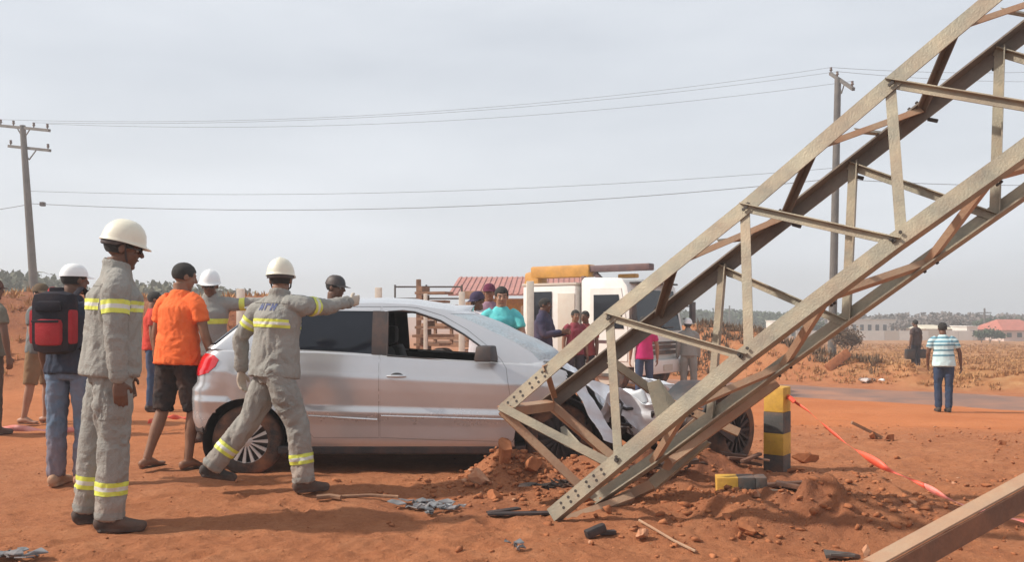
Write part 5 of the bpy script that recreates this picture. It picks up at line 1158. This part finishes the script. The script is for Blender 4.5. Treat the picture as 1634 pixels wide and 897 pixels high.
o = MB().box((0, 0, 0), (.22, .2, .2)).build('splice_box', M_BLK, None, True, .03); o.location = tuple(at(68, 325, YL - .02) + V(0, 0, -.02)); tag(o, 'small black box hanging on the cable beside the leaning pole', 'cable box')
# ------------------------------------------------------------------ fence posts behind the car
M_POST = mat('whitewashed_post', (.72, .66, .56), .85, 0, .12, 6, .3, 40, dust=.2)
for px, ptop, Y, w, lb, m in ((846, 449, 11.2, .095, 'tallest white fence post, between the turquoise shirt man and the white cabin', M_POST), (737, 466, 12.6, .085, 'white fence post seen through the open car window', M_POST),
                              (679, 469, 14.4, .06, 'thin white fence post above the middle of the car roof', M_POST), (604, 459, 13.6, .10, 'stout white fence post beyond the rear car door', M_POST), (384, 461, 13.0, .10, 'white fence post in front of the spoil bank above the car tail', M_POST),
                              (668, 446, 21.0, .11, 'dark wooden post poking above the car roof', M_WOOD)):
    x = (px - CXP) / FPX * Y; g0 = gz(x, Y); h = float(at(px, ptop, Y)[2]) - g0
    o = MB().box((0, 0, h / 2 - .1), (w, w, h + .2)).build('fence_post', m, None, True, .008); o.location = (x, Y, g0); tag(o, lb, 'post', 'fence posts beyond the car')
fr = empty('pipe_frame', (-2.3, 21, gz(-2.3, 21)), 0, 'low frame of thin grey pipes behind the car roof', 'frame')
for z in (1.72, 2.0): MB().tube([(-.5, 0, z), (1.1, 0, z)], .02, 6).build('rail', M_CONC, fr, True)
for x in (-.5, .25, 1.1): MB().tube([(x, 0, 0), (x, 0, 2.05)], .022, 6).build('upright', M_CONC, fr, True)
# brown scaffold of planks right of it
sc_ = empty('plank_stack', (-1.75, 19.5, gz(-1.75, 19.5)), R(-20), 'tall stack of rough brown planks and pallets left of the red shed roof', 'stack')
g = np.random.default_rng(21)
for i in range(10):
    z = .15 + i * .19; MB().box((g.normal(0, .04), g.normal(0, .03), z), (g.uniform(.5, .75), .5, .055), (rotz((1, 0, 0), g.normal(0, .15)), rotz((0, 1, 0), g.normal(0, .15)), V(0, 0, 1))).build('plank', M_WOOD, sc_)
    MB().box((g.uniform(-.22, .22), -.1, z + .09), (.09, .4, .12)).build('spacer', M_WOOD, sc_)
# ================================================================== BOLLARDS, TAPE, DEBRIS
def bollard(name, loc_, rot, hh, bands_, lab, w=.17):
    o = empty(name, loc_, 0, lab, 'bollard'); o.rotation_euler = rot; z = 0
    for i, (h, c) in enumerate(bands_):
        MB().box((0, 0, z + h / 2), (w, w, h)).build('painted_band', M_YELP if c else M_BLKP, o, True, .004 if i < len(bands_) - 1 else .012); z += h
    return o
bx, by = (1240 - CXP) / FPX * 7.35, 7.35
bollard('bollard', (bx, by, gz(bx, by) - .05), (R(1), R(.5), R(-38)), .75, [(.19, 0), (.18, 1), (.175, 0), (.21, 1)], 'upright square bollard painted in yellow and black bands, tape tied to it')
fx, fy = (1143 - CXP) / FPX * 6.0, 6.0
bollard('bollard', (fx, fy, gz(fx, fy) + .04), (R(0), R(88), R(-8)), .5, [(.14, 1), (.11, 0), (.08, 0)], 'broken piece of yellow and black bollard lying on the rubble heap', .15)
M_TAPE = mat('orange_barrier_tape', (.78, .10, .05), .5, 0, .15, 5, dust=.1); M_TAPE2 = mat('pink_white_tape', (.80, .42, .38), .5, 0, .25, 5, dust=.1, c2=(.72, .12, .08))
def tape(lab, pts, wds, m):
    pts = [np.asarray(p, float) for p in pts]; P_, W_ = smoothpath(pts, [(w, w) for w in wds], 60); v = []; 
    for i, (p, w) in enumerate(zip(P_, W_)):
        tw = math.sin(i * .33) * .9 + .5; up = V(-.1 * math.cos(tw), math.cos(tw) * .8, math.sin(tw) * .6 + .35); up = unit(up) * w[0] / 2
        v += [p - up, p + up]
    n = len(P_); f = [(2 * i, 2 * i + 2, 2 * i + 3, 2 * i + 1) for i in range(n - 1)]; o = obj('barrier_tape', v, f, m, None, True)
    b2 = bmesh.new(); b2.from_mesh(o.data); bmesh.ops.solidify(b2, geom=b2.faces[:], thickness=.0012); b2.to_mesh(o.data); b2.free(); tag(o, lab, 'tape')
tape('sagging orange barrier tape running from the striped bollard down across the ground', [at(1262, 638, 7.3), at(1288, 655, 7.1), at(1325, 688, 6.7), at(1370, 722, 6.35), at(1420, 750, 6.05), at(1475, 776, 5.8)], [.025, .025, .03, .06, .07, .04], M_TAPE)
tape('pink and white end of the barrier tape stretching to the right edge', [at(1475, 776, 5.8), at(1530, 804, 5.55), at(1580, 820, 5.4), at(1650, 836, 5.2), at(1760, 860, 5.0)], [.05, .03, .035, .04, .04], M_TAPE2)
MB().tube([at(1255, 632, 7.34), at(1262, 636, 7.22), at(1268, 642, 7.2)], .02, 8).build('tape_knot', M_TAPE, None, True); tag(bpy.data.objects['tape_knot'], 'dark red knot of tape at the top of the striped bollard', 'knot')
gp = lambda px, Y, dz=.03: V((px - CXP) / FPX * Y, Y, gz((px - CXP) / FPX * Y, Y) + dz)
tape('faded red tape lying on the ground behind the men at the left edge', [gp(-80, 9.6), gp(20, 9.75, .06), gp(90, 9.7, .04), gp(180, 10.0, .05)], [.05, .07, .06, .05], M_TAPE2)
tape('short red tape lying on the ground behind the orange shirt man', [gp(236, 9.9, .12), gp(265, 10.2, .14), gp(300, 10.4, .10)], [.05, .06, .05], M_TAPE)
def debris(name, px, py, Y, lab, cat, m, builder, rz=0, dz=.01):
    x = (px - CXP) / FPX * Y; o = empty(name, (x, Y, gz(x, Y) + dz), rz, lab, cat); builder(o, m); return o
def shards(seed, n, sp, s):
    def f(o, m):
        g = np.random.default_rng(seed)
        for k in range(n):
            c = V(g.normal(0, sp), g.normal(0, sp * .45), .012 + g.uniform(0, .03)); r = g.uniform(s * .4, s); q = [c + V(r * math.cos(a) * g.uniform(.5, 1.2), r * math.sin(a) * g.uniform(.3, .9), g.normal(0, .012)) for a in np.linspace(0, 6.28, 6)[:-1]]
            MB().poly(q, (0, .002, .006)).build('shard', m, o)
    return f
M_SHARD = mat('grey_plastic', (.17, .18, .19), .5, 0, .35, 14, dust=.25)
debris('broken_plastic', 683, 805, 5.95, 'scatter of grey broken car plastic on the dirt in front of the sill', 'debris', M_SHARD, shards(1, 22, .13, .08))
debris('broken_plastic', 700, 825, 5.75, 'second patch of grey shards nearer the camera than the first', 'debris', M_SHARD, shards(4, 10, .09, .06), .6)
debris('broken_plastic', 830, 828, 5.65, 'flat black plastic strip lying left of the tower foot', 'debris', M_BLK, lambda o, m: (MB().box((0, 0, .01), (.42, .06, .012)).build('strip', m, o), MB().box((-.1, .08, .012), (.24, .05, .012), (rotz((1, 0, 0), .5), rotz((0, 1, 0), .5), V(0, 0, 1))).build('strip', m, o)), .08)
debris('broken_plastic', 950, 860, 5.15, 'dark twisted scrap with its shadow below the tower foot', 'debris', M_BLK, lambda o, m: (MB().box((0, 0, .03), (.13, .05, .05), (unit(V(1, .2, .3)), unit(V(-.2, 1, 0)), unit(V(-.3, 0, 1)))).build('scrap', m, o, True, .012), MB().box((.08, .02, .012), (.10, .04, .02)).build('scrap', m, o)), .2)
debris('broken_plastic', 22, 892, 4.72, 'dark greenish scrap at the bottom left corner of the picture', 'debris', M_SHARD, shards(9, 12, .07, .07))
debris('broken_plastic', 822, 893, 4.78, 'small grey scrap at the bottom edge below the tower foot', 'debris', M_SHARD, shards(12, 6, .03, .03))
debris('metal_plate', 1340, 888, 4.78, 'dark metal plate with a pale edge at the bottom edge of the picture', 'plate', M_BLKP, lambda o, m: (MB().poly([V(-.09, -.04, .03), V(.02, -.05, .045), V(.10, -.03, .03), (.08, .05, .02), (-.07, .06, .035)], (.005, 0, -.022)).build('plate', m, o, True, .003), MB().box((0, -.047, .032), (.13, .012, .012), (unit(V(1, 0, -.05)), V(0, 1, 0), unit(V(.05, 0, 1)))).build('pale_edge', M_CONC, o)), -.05)
debris('wooden_stick', 590, 795, 6.1, 'short brown stick lying beside the pointing worker foot', 'stick', M_WOOD, lambda o, m: MB().tube([(-.2, 0, .015), (0, .02, .02), (.2, -.01, .015)], .012, 6).build('stick', m, o, True))
debris('wooden_stick', 526, 800, 6.02, 'dark stub of wood just in front of the pointing worker boot', 'stick', M_WOOD, lambda o, m: MB().tube([(-.09, 0, .02), (0, .02, .025), (.08, -.01, .02)], .018, 6).build('stick', m, o, True))
debris('wooden_stick', 1380, 688, 9.3, 'broken stick tilted up out of the flat ground below the road', 'stick', M_WOOD, lambda o, m: MB().bar((-.14, 0, .16), (.18, 0, .0), .04, .03).build('stick', m, o))
M_DKW = mat('charred_wood', (.12, .06, .04), .9, 0, .3, 8, .5, 30, c2=(.06, .03, .022), dust=.4)
def planks(o, m):
    g = np.random.default_rng(int(abs(o.location[0]) * 1000))
    for k in range(7):
        x, y, z, l, a, t = g.normal(0, .17), g.normal(0, .06), g.uniform(-.01, .07), g.uniform(.12, .36), g.normal(0, .5), g.normal(0, .12)
        MB().box((x, y, z), (l, g.uniform(.03, .09), g.uniform(.012, .03)), (unit(rotz(V(1, 0, t), a)), rotz((0, 1, 0), a), unit(V(-t, 0, 1)))).build('plank', m, o, True, .003)
debris('broken_planks', 1180, 765, 6.75, 'dark splintered planks lying between the loose wheel and the fallen bollard', 'planks', M_DKW, planks, .03, .03)
debris('broken_planks', 1275, 780, 6.5, 'brown splintered board ends on the slope right of the fallen bollard', 'planks', M_DKW, planks, .2, -.02)
debris('pale_board', 1243, 808, 6.05, 'short pale board stuck in the slope below the upright bollard', 'board', M_STEEL2, lambda o, m: MB().box((0, 0, .03), (.12, .06, .022), (unit(V(1, 0, -.08)), V(0, 1, 0), unit(V(.08, 0, 1)))).build('board', m, o), .1)
debris('wreck_scrap', 905, 792, 6.15, 'tangle of dark car scrap in the rubble under the bent struts', 'debris', M_ENG, lambda o, m: (shards(31, 26, .16, .08)(o, m)), 0, .06)
debris('wreck_scrap', 1060, 770, 6.45, 'dark bent sheet and pipes lying under the lower tower chord', 'debris', M_ENG, lambda o, m: (MB().box((0, 0, .03), (.5, .10, .03), (unit(V(1, 0, .12)), V(0, 1, 0), unit(V(-.12, 0, 1)))).build('sheet', m, o), shards(33, 10, .2, .07)(o, m)), 0, .05)
# white bag by the road
def bag_b(o, m):
    v, f = rock_shape(77, 3, .5); me = fastmesh('bag_lump', v * V(.42, .2, .13) + V(0, 0, .08), f); link('crumpled_plastic', me, m, o, True); v, f = rock_shape(78, 2, .4); link('crumpled_plastic', fastmesh('b', v * V(.16, .14, .09) + V(.45, -.05, .05), f), m, o, True)
debris('plastic_bag', 1381, 613, 23.3, 'crumpled white plastic bag on the far verge of the road', 'plastic bag', mat('white_plastic', (.75, .75, .74), .5, 0, .1), bag_b)
debris('earth_slab', 1338, 600, 24.6, 'long tilted slab of broken earth beside the shrub on the verge', 'slab', M_CLOD, lambda o, m: MB().bar((-.32, 0, -.05), (.36, .2, .40), .26, .14, (0, -1, .3)).build('slab', m, o, True, .04))
# ================================================================== VEGETATION
def leaves(pts, size, g, aspect=.5):
    n = len(pts); a = g.normal(size=(n, 3)); a /= np.linalg.norm(a, axis=1)[:, None]; b = np.cross(a, g.normal(size=(n, 3))); b /= np.linalg.norm(b, axis=1)[:, None]
    s = size * g.uniform(.5, 1.3, n)[:, None]; a = a * s; b = b * s * aspect
    v = np.stack([pts - a, pts + b, pts + a, pts - b], 1).reshape(-1, 3); return v, np.arange(4 * n).reshape(-1, 4)
def leafmat(name, c, c2): return mat(name, c, .8, 0, .3, 1.3, spec=.2, c2=c2)
M_LEAF = leafmat('dull_green_foliage', (.10, .13, .07), (.055, .075, .045)); M_OLIVE = leafmat('olive_foliage', (.17, .165, .11), (.12, .12, .08)); M_DRYB = leafmat('dry_brown_twigs', (.22, .14, .085), (.10, .065, .04)); M_GREYB = leafmat('grey_bare_twigs', (.23, .19, .17), (.15, .125, .115))
M_BARK = mat('grey_bark', (.13, .10, .08), .95, 0, .3, 8, .4, 20)
def crown_pts(g, n, c, r, clumps):
    cs = g.normal(size=(clumps, 3)); cs /= np.linalg.norm(cs, axis=1)[:, None]; cs = cs * (g.random(clumps)[:, None] ** .4) * .75; cs[:, 2] = np.abs(cs[:, 2]) * .9 - .25
    i = g.integers(clumps, size=n); rr = g.uniform(.20, .42, clumps)[i]; p = cs[i] + g.normal(size=(n, 3)) * rr[:, None] * .55
    return p * np.asarray(r) + np.asarray(c)
def tree(x, Y, h, w, lab, m, seed, group=None, n=900, name='tree', leaf=None, trunk=.4):
    g = np.random.default_rng(seed); z = gz(x, Y); o = empty(name, (x, Y, z - .1), g.uniform(0, 6), lab, 'bush' if name == 'bush' else 'tree', group)
    mb = MB(); mb.tube([(0, 0, 0), (.03 * w, .02 * w, h * trunk * .6), (-.02 * w, 0, h * trunk)], [h * .03, h * .022, h * .016], 7)
    for k in range(5):
        a = k * 1.3 + g.uniform(0, .6); mb.tube([(0, 0, h * trunk * .8), (w * .15 * math.cos(a), w * .15 * math.sin(a), h * (trunk + .15)), (w * .33 * math.cos(a), w * .33 * math.sin(a), h * (trunk + .33))], [h * .013, h * .009, h * .004], 5)
    t = mb.build('trunk', M_BARK, o, True); t['kind'] = 'stuff' if False else t.get('kind', '') or ''
    if t['kind'] == '': del t['kind']
    p = crown_pts(g, n, (0, 0, h * .62), (w * .5, w * .5, h * .42), 14); p = p[p[:, 2] > h * .08]; v, f = leaves(p, leaf or w * .05, g, .55); link('crown', fastmesh('crown', v, f), m, o)
x_, Y_ = (1352 - CXP) / FPX * 36., 36.
g = np.random.default_rng(90)
tree(x_, Y_, 1.75, 1.7, 'round dry shrub at the foot of the tall dark pole', M_DRYB, 90, n=2600, name='bush', leaf=.06, trunk=.25)
# wood on the left horizon: one mass
def wood(name, lab, x0, x1, Y, hfun, m, n, leaf, seed, kindlab='woodland'):
    g = np.random.default_rng(seed); cx_ = g.uniform(x0, x1, n // 90); cy_ = Y + g.uniform(-6, 10, len(cx_)); hh = hfun(cx_ / cy_ * FPX + CXP) * g.uniform(.82, 1.04, len(cx_)); base = G(cx_, cy_); P = []
    for a, b, h, z in zip(cx_, cy_, hh, base):
        top = CAMH + (h) * b / FPX; H_ = max(1.2, top - z); q = g.normal(size=(90, 3)); q = q / np.linalg.norm(q, axis=1)[:, None] * (g.random(90)[:, None] ** .35); q[:, 2] = q[:, 2] * .5 + .5
        P.append(q * V(H_ * .5, H_ * .5, H_) + V(a, b, z))
    P = np.concatenate(P); v, f = leaves(P, leaf, g, .6); tag(link(name, fastmesh(name, v, f), m), lab, kindlab, kind='stuff')
wood('far_woodland', 'olive grey wood along the horizon behind the men at the left', -52, -36, 70, lambda p: ip(p, [-100, 0, 60, 110, 160], [82, 74, 70, 55, 45]), M_OLIVE, 30000, .36, 31)
wood('far_woodland', 'low dark scrub on the skyline between the workers at left', -36, -24, 75, lambda p: ip(p, [150, 230, 340, 420], [48, 58, 52, 42]), M_OLIVE, 14000, .32, 32)
wood('far_treeline', 'hazy grey bare treeline along the horizon at right', 50, 100, 150, lambda p: ip(p, [1250, 1400, 1500, 1560, 1700], [-3, 3, 7, 5, 4]), M_GREYB, 16000, .38, 33)
wood('far_treeline', 'dull green treeline seen low between the tower bars', 28, 62, 160, lambda p: ip(p, [1080, 1150, 1250, 1350, 1420], [12, 13, 7, 6, 3]), M_LEAF, 14000, .38, 34)
for i, (px, top, Y, w, m, lb) in enumerate(((1575, 501, 118, 3.6, M_LEAF, 'dark green tree left of the red roofed house'), (1612, 498, 125, 5.5, M_LEAF, 'dark tree rising behind the red roofed house'), (1300, 502, 112, 4.2, M_LEAF, 'dull green tree above the white flat building'),
                              (1268, 500, 120, 3.5, M_LEAF, 'green tree at the left end of the white flat building'), (1442, 504, 118, 4, M_GREYB, 'bare grey tree right of the white flat building'), (1480, 500, 122, 5, M_GREYB, 'bare grey tree behind the distant walker'), (1528, 498, 122, 5, M_GREYB, 'bare grey tree beyond the striped shirt man'), (1655, 505, 110, 4, M_LEAF, 'green tree at the right edge of the picture'))):
    x = (px - CXP) / FPX * Y; tree(x, Y, float(at(px, top, Y)[2]) - gz(x, Y), w, lb, m, 200 + i, 'trees on the right horizon', 700, leaf=.22)
for i, (px, top, Y, w, lb) in enumerate(((1566, 523, 95, 1.7, 'dark clipped bush at the left of a row before the houses'), (1580, 521, 95, 2.0, 'middle dark bush of the row before the houses'), (1595, 524, 95, 1.8, 'right dark bush of the row, next to the pink house'))):
    x = (px - CXP) / FPX * Y; tree(x, Y, float(at(px, top, Y)[2]) - gz(x, Y), w, lb, M_LEAF, 230 + i, 'bushes before the houses', 900, 'bush', leaf=.13, trunk=.2)
# dry grass and straw beyond the road
def tufts(n, xf, yf, hmin, hmax, seed, keepf):
    g = np.random.default_rng(seed); x, y = xf(g, n), yf(g, n); x = x * np.maximum(y, 1) if True else x; k = keepf(x, y, g); x, y = x[k], y[k]; n = len(x); z = G(x, y); m = 7
    X, Y, Z = (np.repeat(a, m) for a in (x, y, z)); h = g.uniform(hmin, hmax, n * m); a = g.uniform(0, 6.28, n * m); sp = g.uniform(.01, .12, n * m); lean = g.uniform(.1, .6, n * m) * h; w = .012 + .0006 * Y
    bx_, by_ = X + sp * np.cos(a), Y + sp * np.sin(a); p0 = np.stack([bx_ - w * np.sin(a), by_ + w * np.cos(a), Z], 1); p1 = np.stack([bx_ + w * np.sin(a), by_ - w * np.cos(a), Z], 1); p2 = np.stack([bx_ + lean * np.cos(a), by_ + lean * np.sin(a), Z + h], 1)
    return np.stack([p0, p1, p2], 1).reshape(-1, 3), np.arange(3 * n * m).reshape(-1, 3)
M_STRAW = mat('dry_straw', (.46, .26, .115), .9, 0, .3, .5, spec=.15, c2=(.34, .155, .065))
v, f = tufts(16000, lambda g, n: g.uniform(.03, .72, n), lambda g, n: 21 * (85 / 21) ** g.random(n), .04, .13, 50, lambda x, y, g: (road_s(x, y) > 2.5) & (fbm(np.stack([x * .35, y * .35, x * 0], 1), 3) + g.normal(0, .25, len(x)) > -.05))
tag(link('dry_grass', fastmesh('dry_grass', v, f), M_STRAW), 'dry straw coloured grass over the field beyond the road', 'grass', kind='stuff')
v, f = tufts(350, lambda g, n: g.uniform(-.6, -.22, n), lambda g, n: g.uniform(15.5, 20, n), .04, .16, 51, lambda x, y, g: (x < -4) & (fbm(np.stack([x * .6, y * .6, x * 0], 1), 3) > -.1))
tag(link('dry_grass', fastmesh('dry_grass', v, f), M_STRAW), 'dry grass growing on top of the spoil bank', 'grass', kind='stuff')
v, f = tufts(3000, lambda g, n: g.uniform(.10, .42, n), lambda g, n: g.uniform(22, 32, n), .08, .30, 52, lambda x, y, g: (road_s(x, y) > 2.6) & (road_s(x, y) < 8) & (fbm(np.stack([x * .5, y * .5, x * 0], 1), 3) > -.1))
tag(link('dry_brush', fastmesh('dry_brush', v, f), M_DRYB), 'dead brown brush on the red bank beyond the road', 'brush', kind='stuff')
# ================================================================== FAR BUILDINGS
M_WALL = mat('whitewashed_wall', (.66, .63, .58), .9, 0, .1, .5); M_PINK = mat('pale_pink_wall', (.66, .52, .46), .9, 0, .1, .5); M_TILE = mat('red_tile_roof', (.42, .13, .09), .85, 0, .2, 2); M_DARKW = mat('dark_opening', (.05, .05, .055), .5)
def house(px0, px1, py_eave, py_ridge, Y, depth, lab, wallm, roofm, nwin, name='house', flat=False):
    x0, x1 = (px0 - CXP) / FPX * Y, (px1 - CXP) / FPX * Y; xc = (x0 + x1) / 2; z0 = gz(xc, Y); w = x1 - x0; he = float(at(0, py_eave, Y)[2]) - z0; hr = float(at(0, py_ridge, Y)[2]) - z0
    o = empty(name, (xc, Y, z0), 0, lab, 'building'); MB().box((0, depth / 2, he / 2), (w, depth, he)).build('wall', wallm, o)
    if flat: MB().box((0, depth / 2, he + .06), (w + .2, depth + .2, .12)).build('roof', roofm, o)
    else:
        v = [V(-w / 2 - .4, -.4, he), V(w / 2 + .4, -.4, he), V(w / 2 + .4, depth + .4, he), V(-w / 2 - .4, depth + .4, he), V(-w / 2 + w * .22, depth / 2, hr), V(w / 2 - w * .22, depth / 2, hr)]
        MB().add(v, [(0, 1, 5, 4), (2, 3, 4, 5), (1, 2, 5), (3, 0, 4), (3, 2, 1, 0)]).build('roof', roofm, o)
    for i in range(nwin):
        x = -w / 2 + w * (i + .5) / nwin; MB().box((x, -.02, he * .55), (min(1.0, w / nwin * .45), .08, he * .4)).build('window', M_DARKW, o)
    return o
house(1602, 1668, 527, 510, 104, 7, 'pale pink house with a red tiled roof at the right edge', M_PINK, M_TILE, 4)
house(1543, 1560, 522, 520, 108, 4, 'small white block house left of the dark bushes', M_WALL, M_WALL, 1, flat=True)
house(1345, 1430, 511, 509, 125, 6, 'long white flat roofed building on the far side of the field', M_WALL, M_BEIGE, 7, flat=True)
house(1478, 1522, 525, 519, 112, 8, 'low building with a pale sandy roof behind the long wall', M_WALL, mat('sandy_roof', (.62, .55, .42), .9), 3)
house(1238, 1262, 513, 511, 130, 5, 'small white building glimpsed under the lower tower chord', M_WALL, M_WALL, 1, flat=True)
x0, x1 = (1270 - CXP) / FPX * 108, (1552 - CXP) / FPX * 108; wl = empty('boundary_wall', ((x0 + x1) / 2, 108, gz((x0 + x1) / 2, 108)), 0, 'long low whitewashed boundary wall across the far field', 'wall')
npan = 12; pw = (x1 - x0) / npan
for i in range(npan): MB().box((x0 - (x0 + x1) / 2 + (i + .5) * pw, 0, .55), (pw - .03, .16, 1.3)).build('wall_panel', M_WALL if i % 3 else M_BEIGE, wl)
for px, top, Y in ((1571, 492, 116), (1164, 488, 150)):
    x = (px - CXP) / FPX * Y; z = gz(x, Y); h = float(at(px, top, Y)[2]) - z; o = empty('distant_pole', (x, Y, z), 0, 'thin distant pole above the houses at right' if px > 1500 else 'thin distant pole seen between the tower uprights', 'pole'); MB().tube([(0, 0, 0), (0, 0, h)], .13, 6).build('pole', M_CONC, o, True); MB().bar((-.9, 0, h - .6), (.9, 0, h - .6), .12, .12).build('crossarm', M_CONC, o)
# ================================================================== AIR
hz = MB().box((0, 120, 4.6), (700, 420, 18.0)).build('haze', None); hz['kind'] = 'stuff'; hz['label'] = 'pale dusty air over the whole place'
hm_ = bpy.data.materials.new('dusty_air'); hm_.use_nodes = True; hn = hm_.node_tree; hn.nodes.clear(); ho_ = hn.nodes.new('ShaderNodeOutputMaterial'); pv = hn.nodes.new('ShaderNodeVolumePrincipled')
pv.inputs['Color'].default_value = (.93, .92, .92, 1); pv.inputs['Density'].default_value = .0030; pv.inputs['Anisotropy'].default_value = .2; hn.links.new(pv.outputs[0], ho_.inputs['Volume']); hz.data.materials.clear(); hz.data.materials.append(hm_)
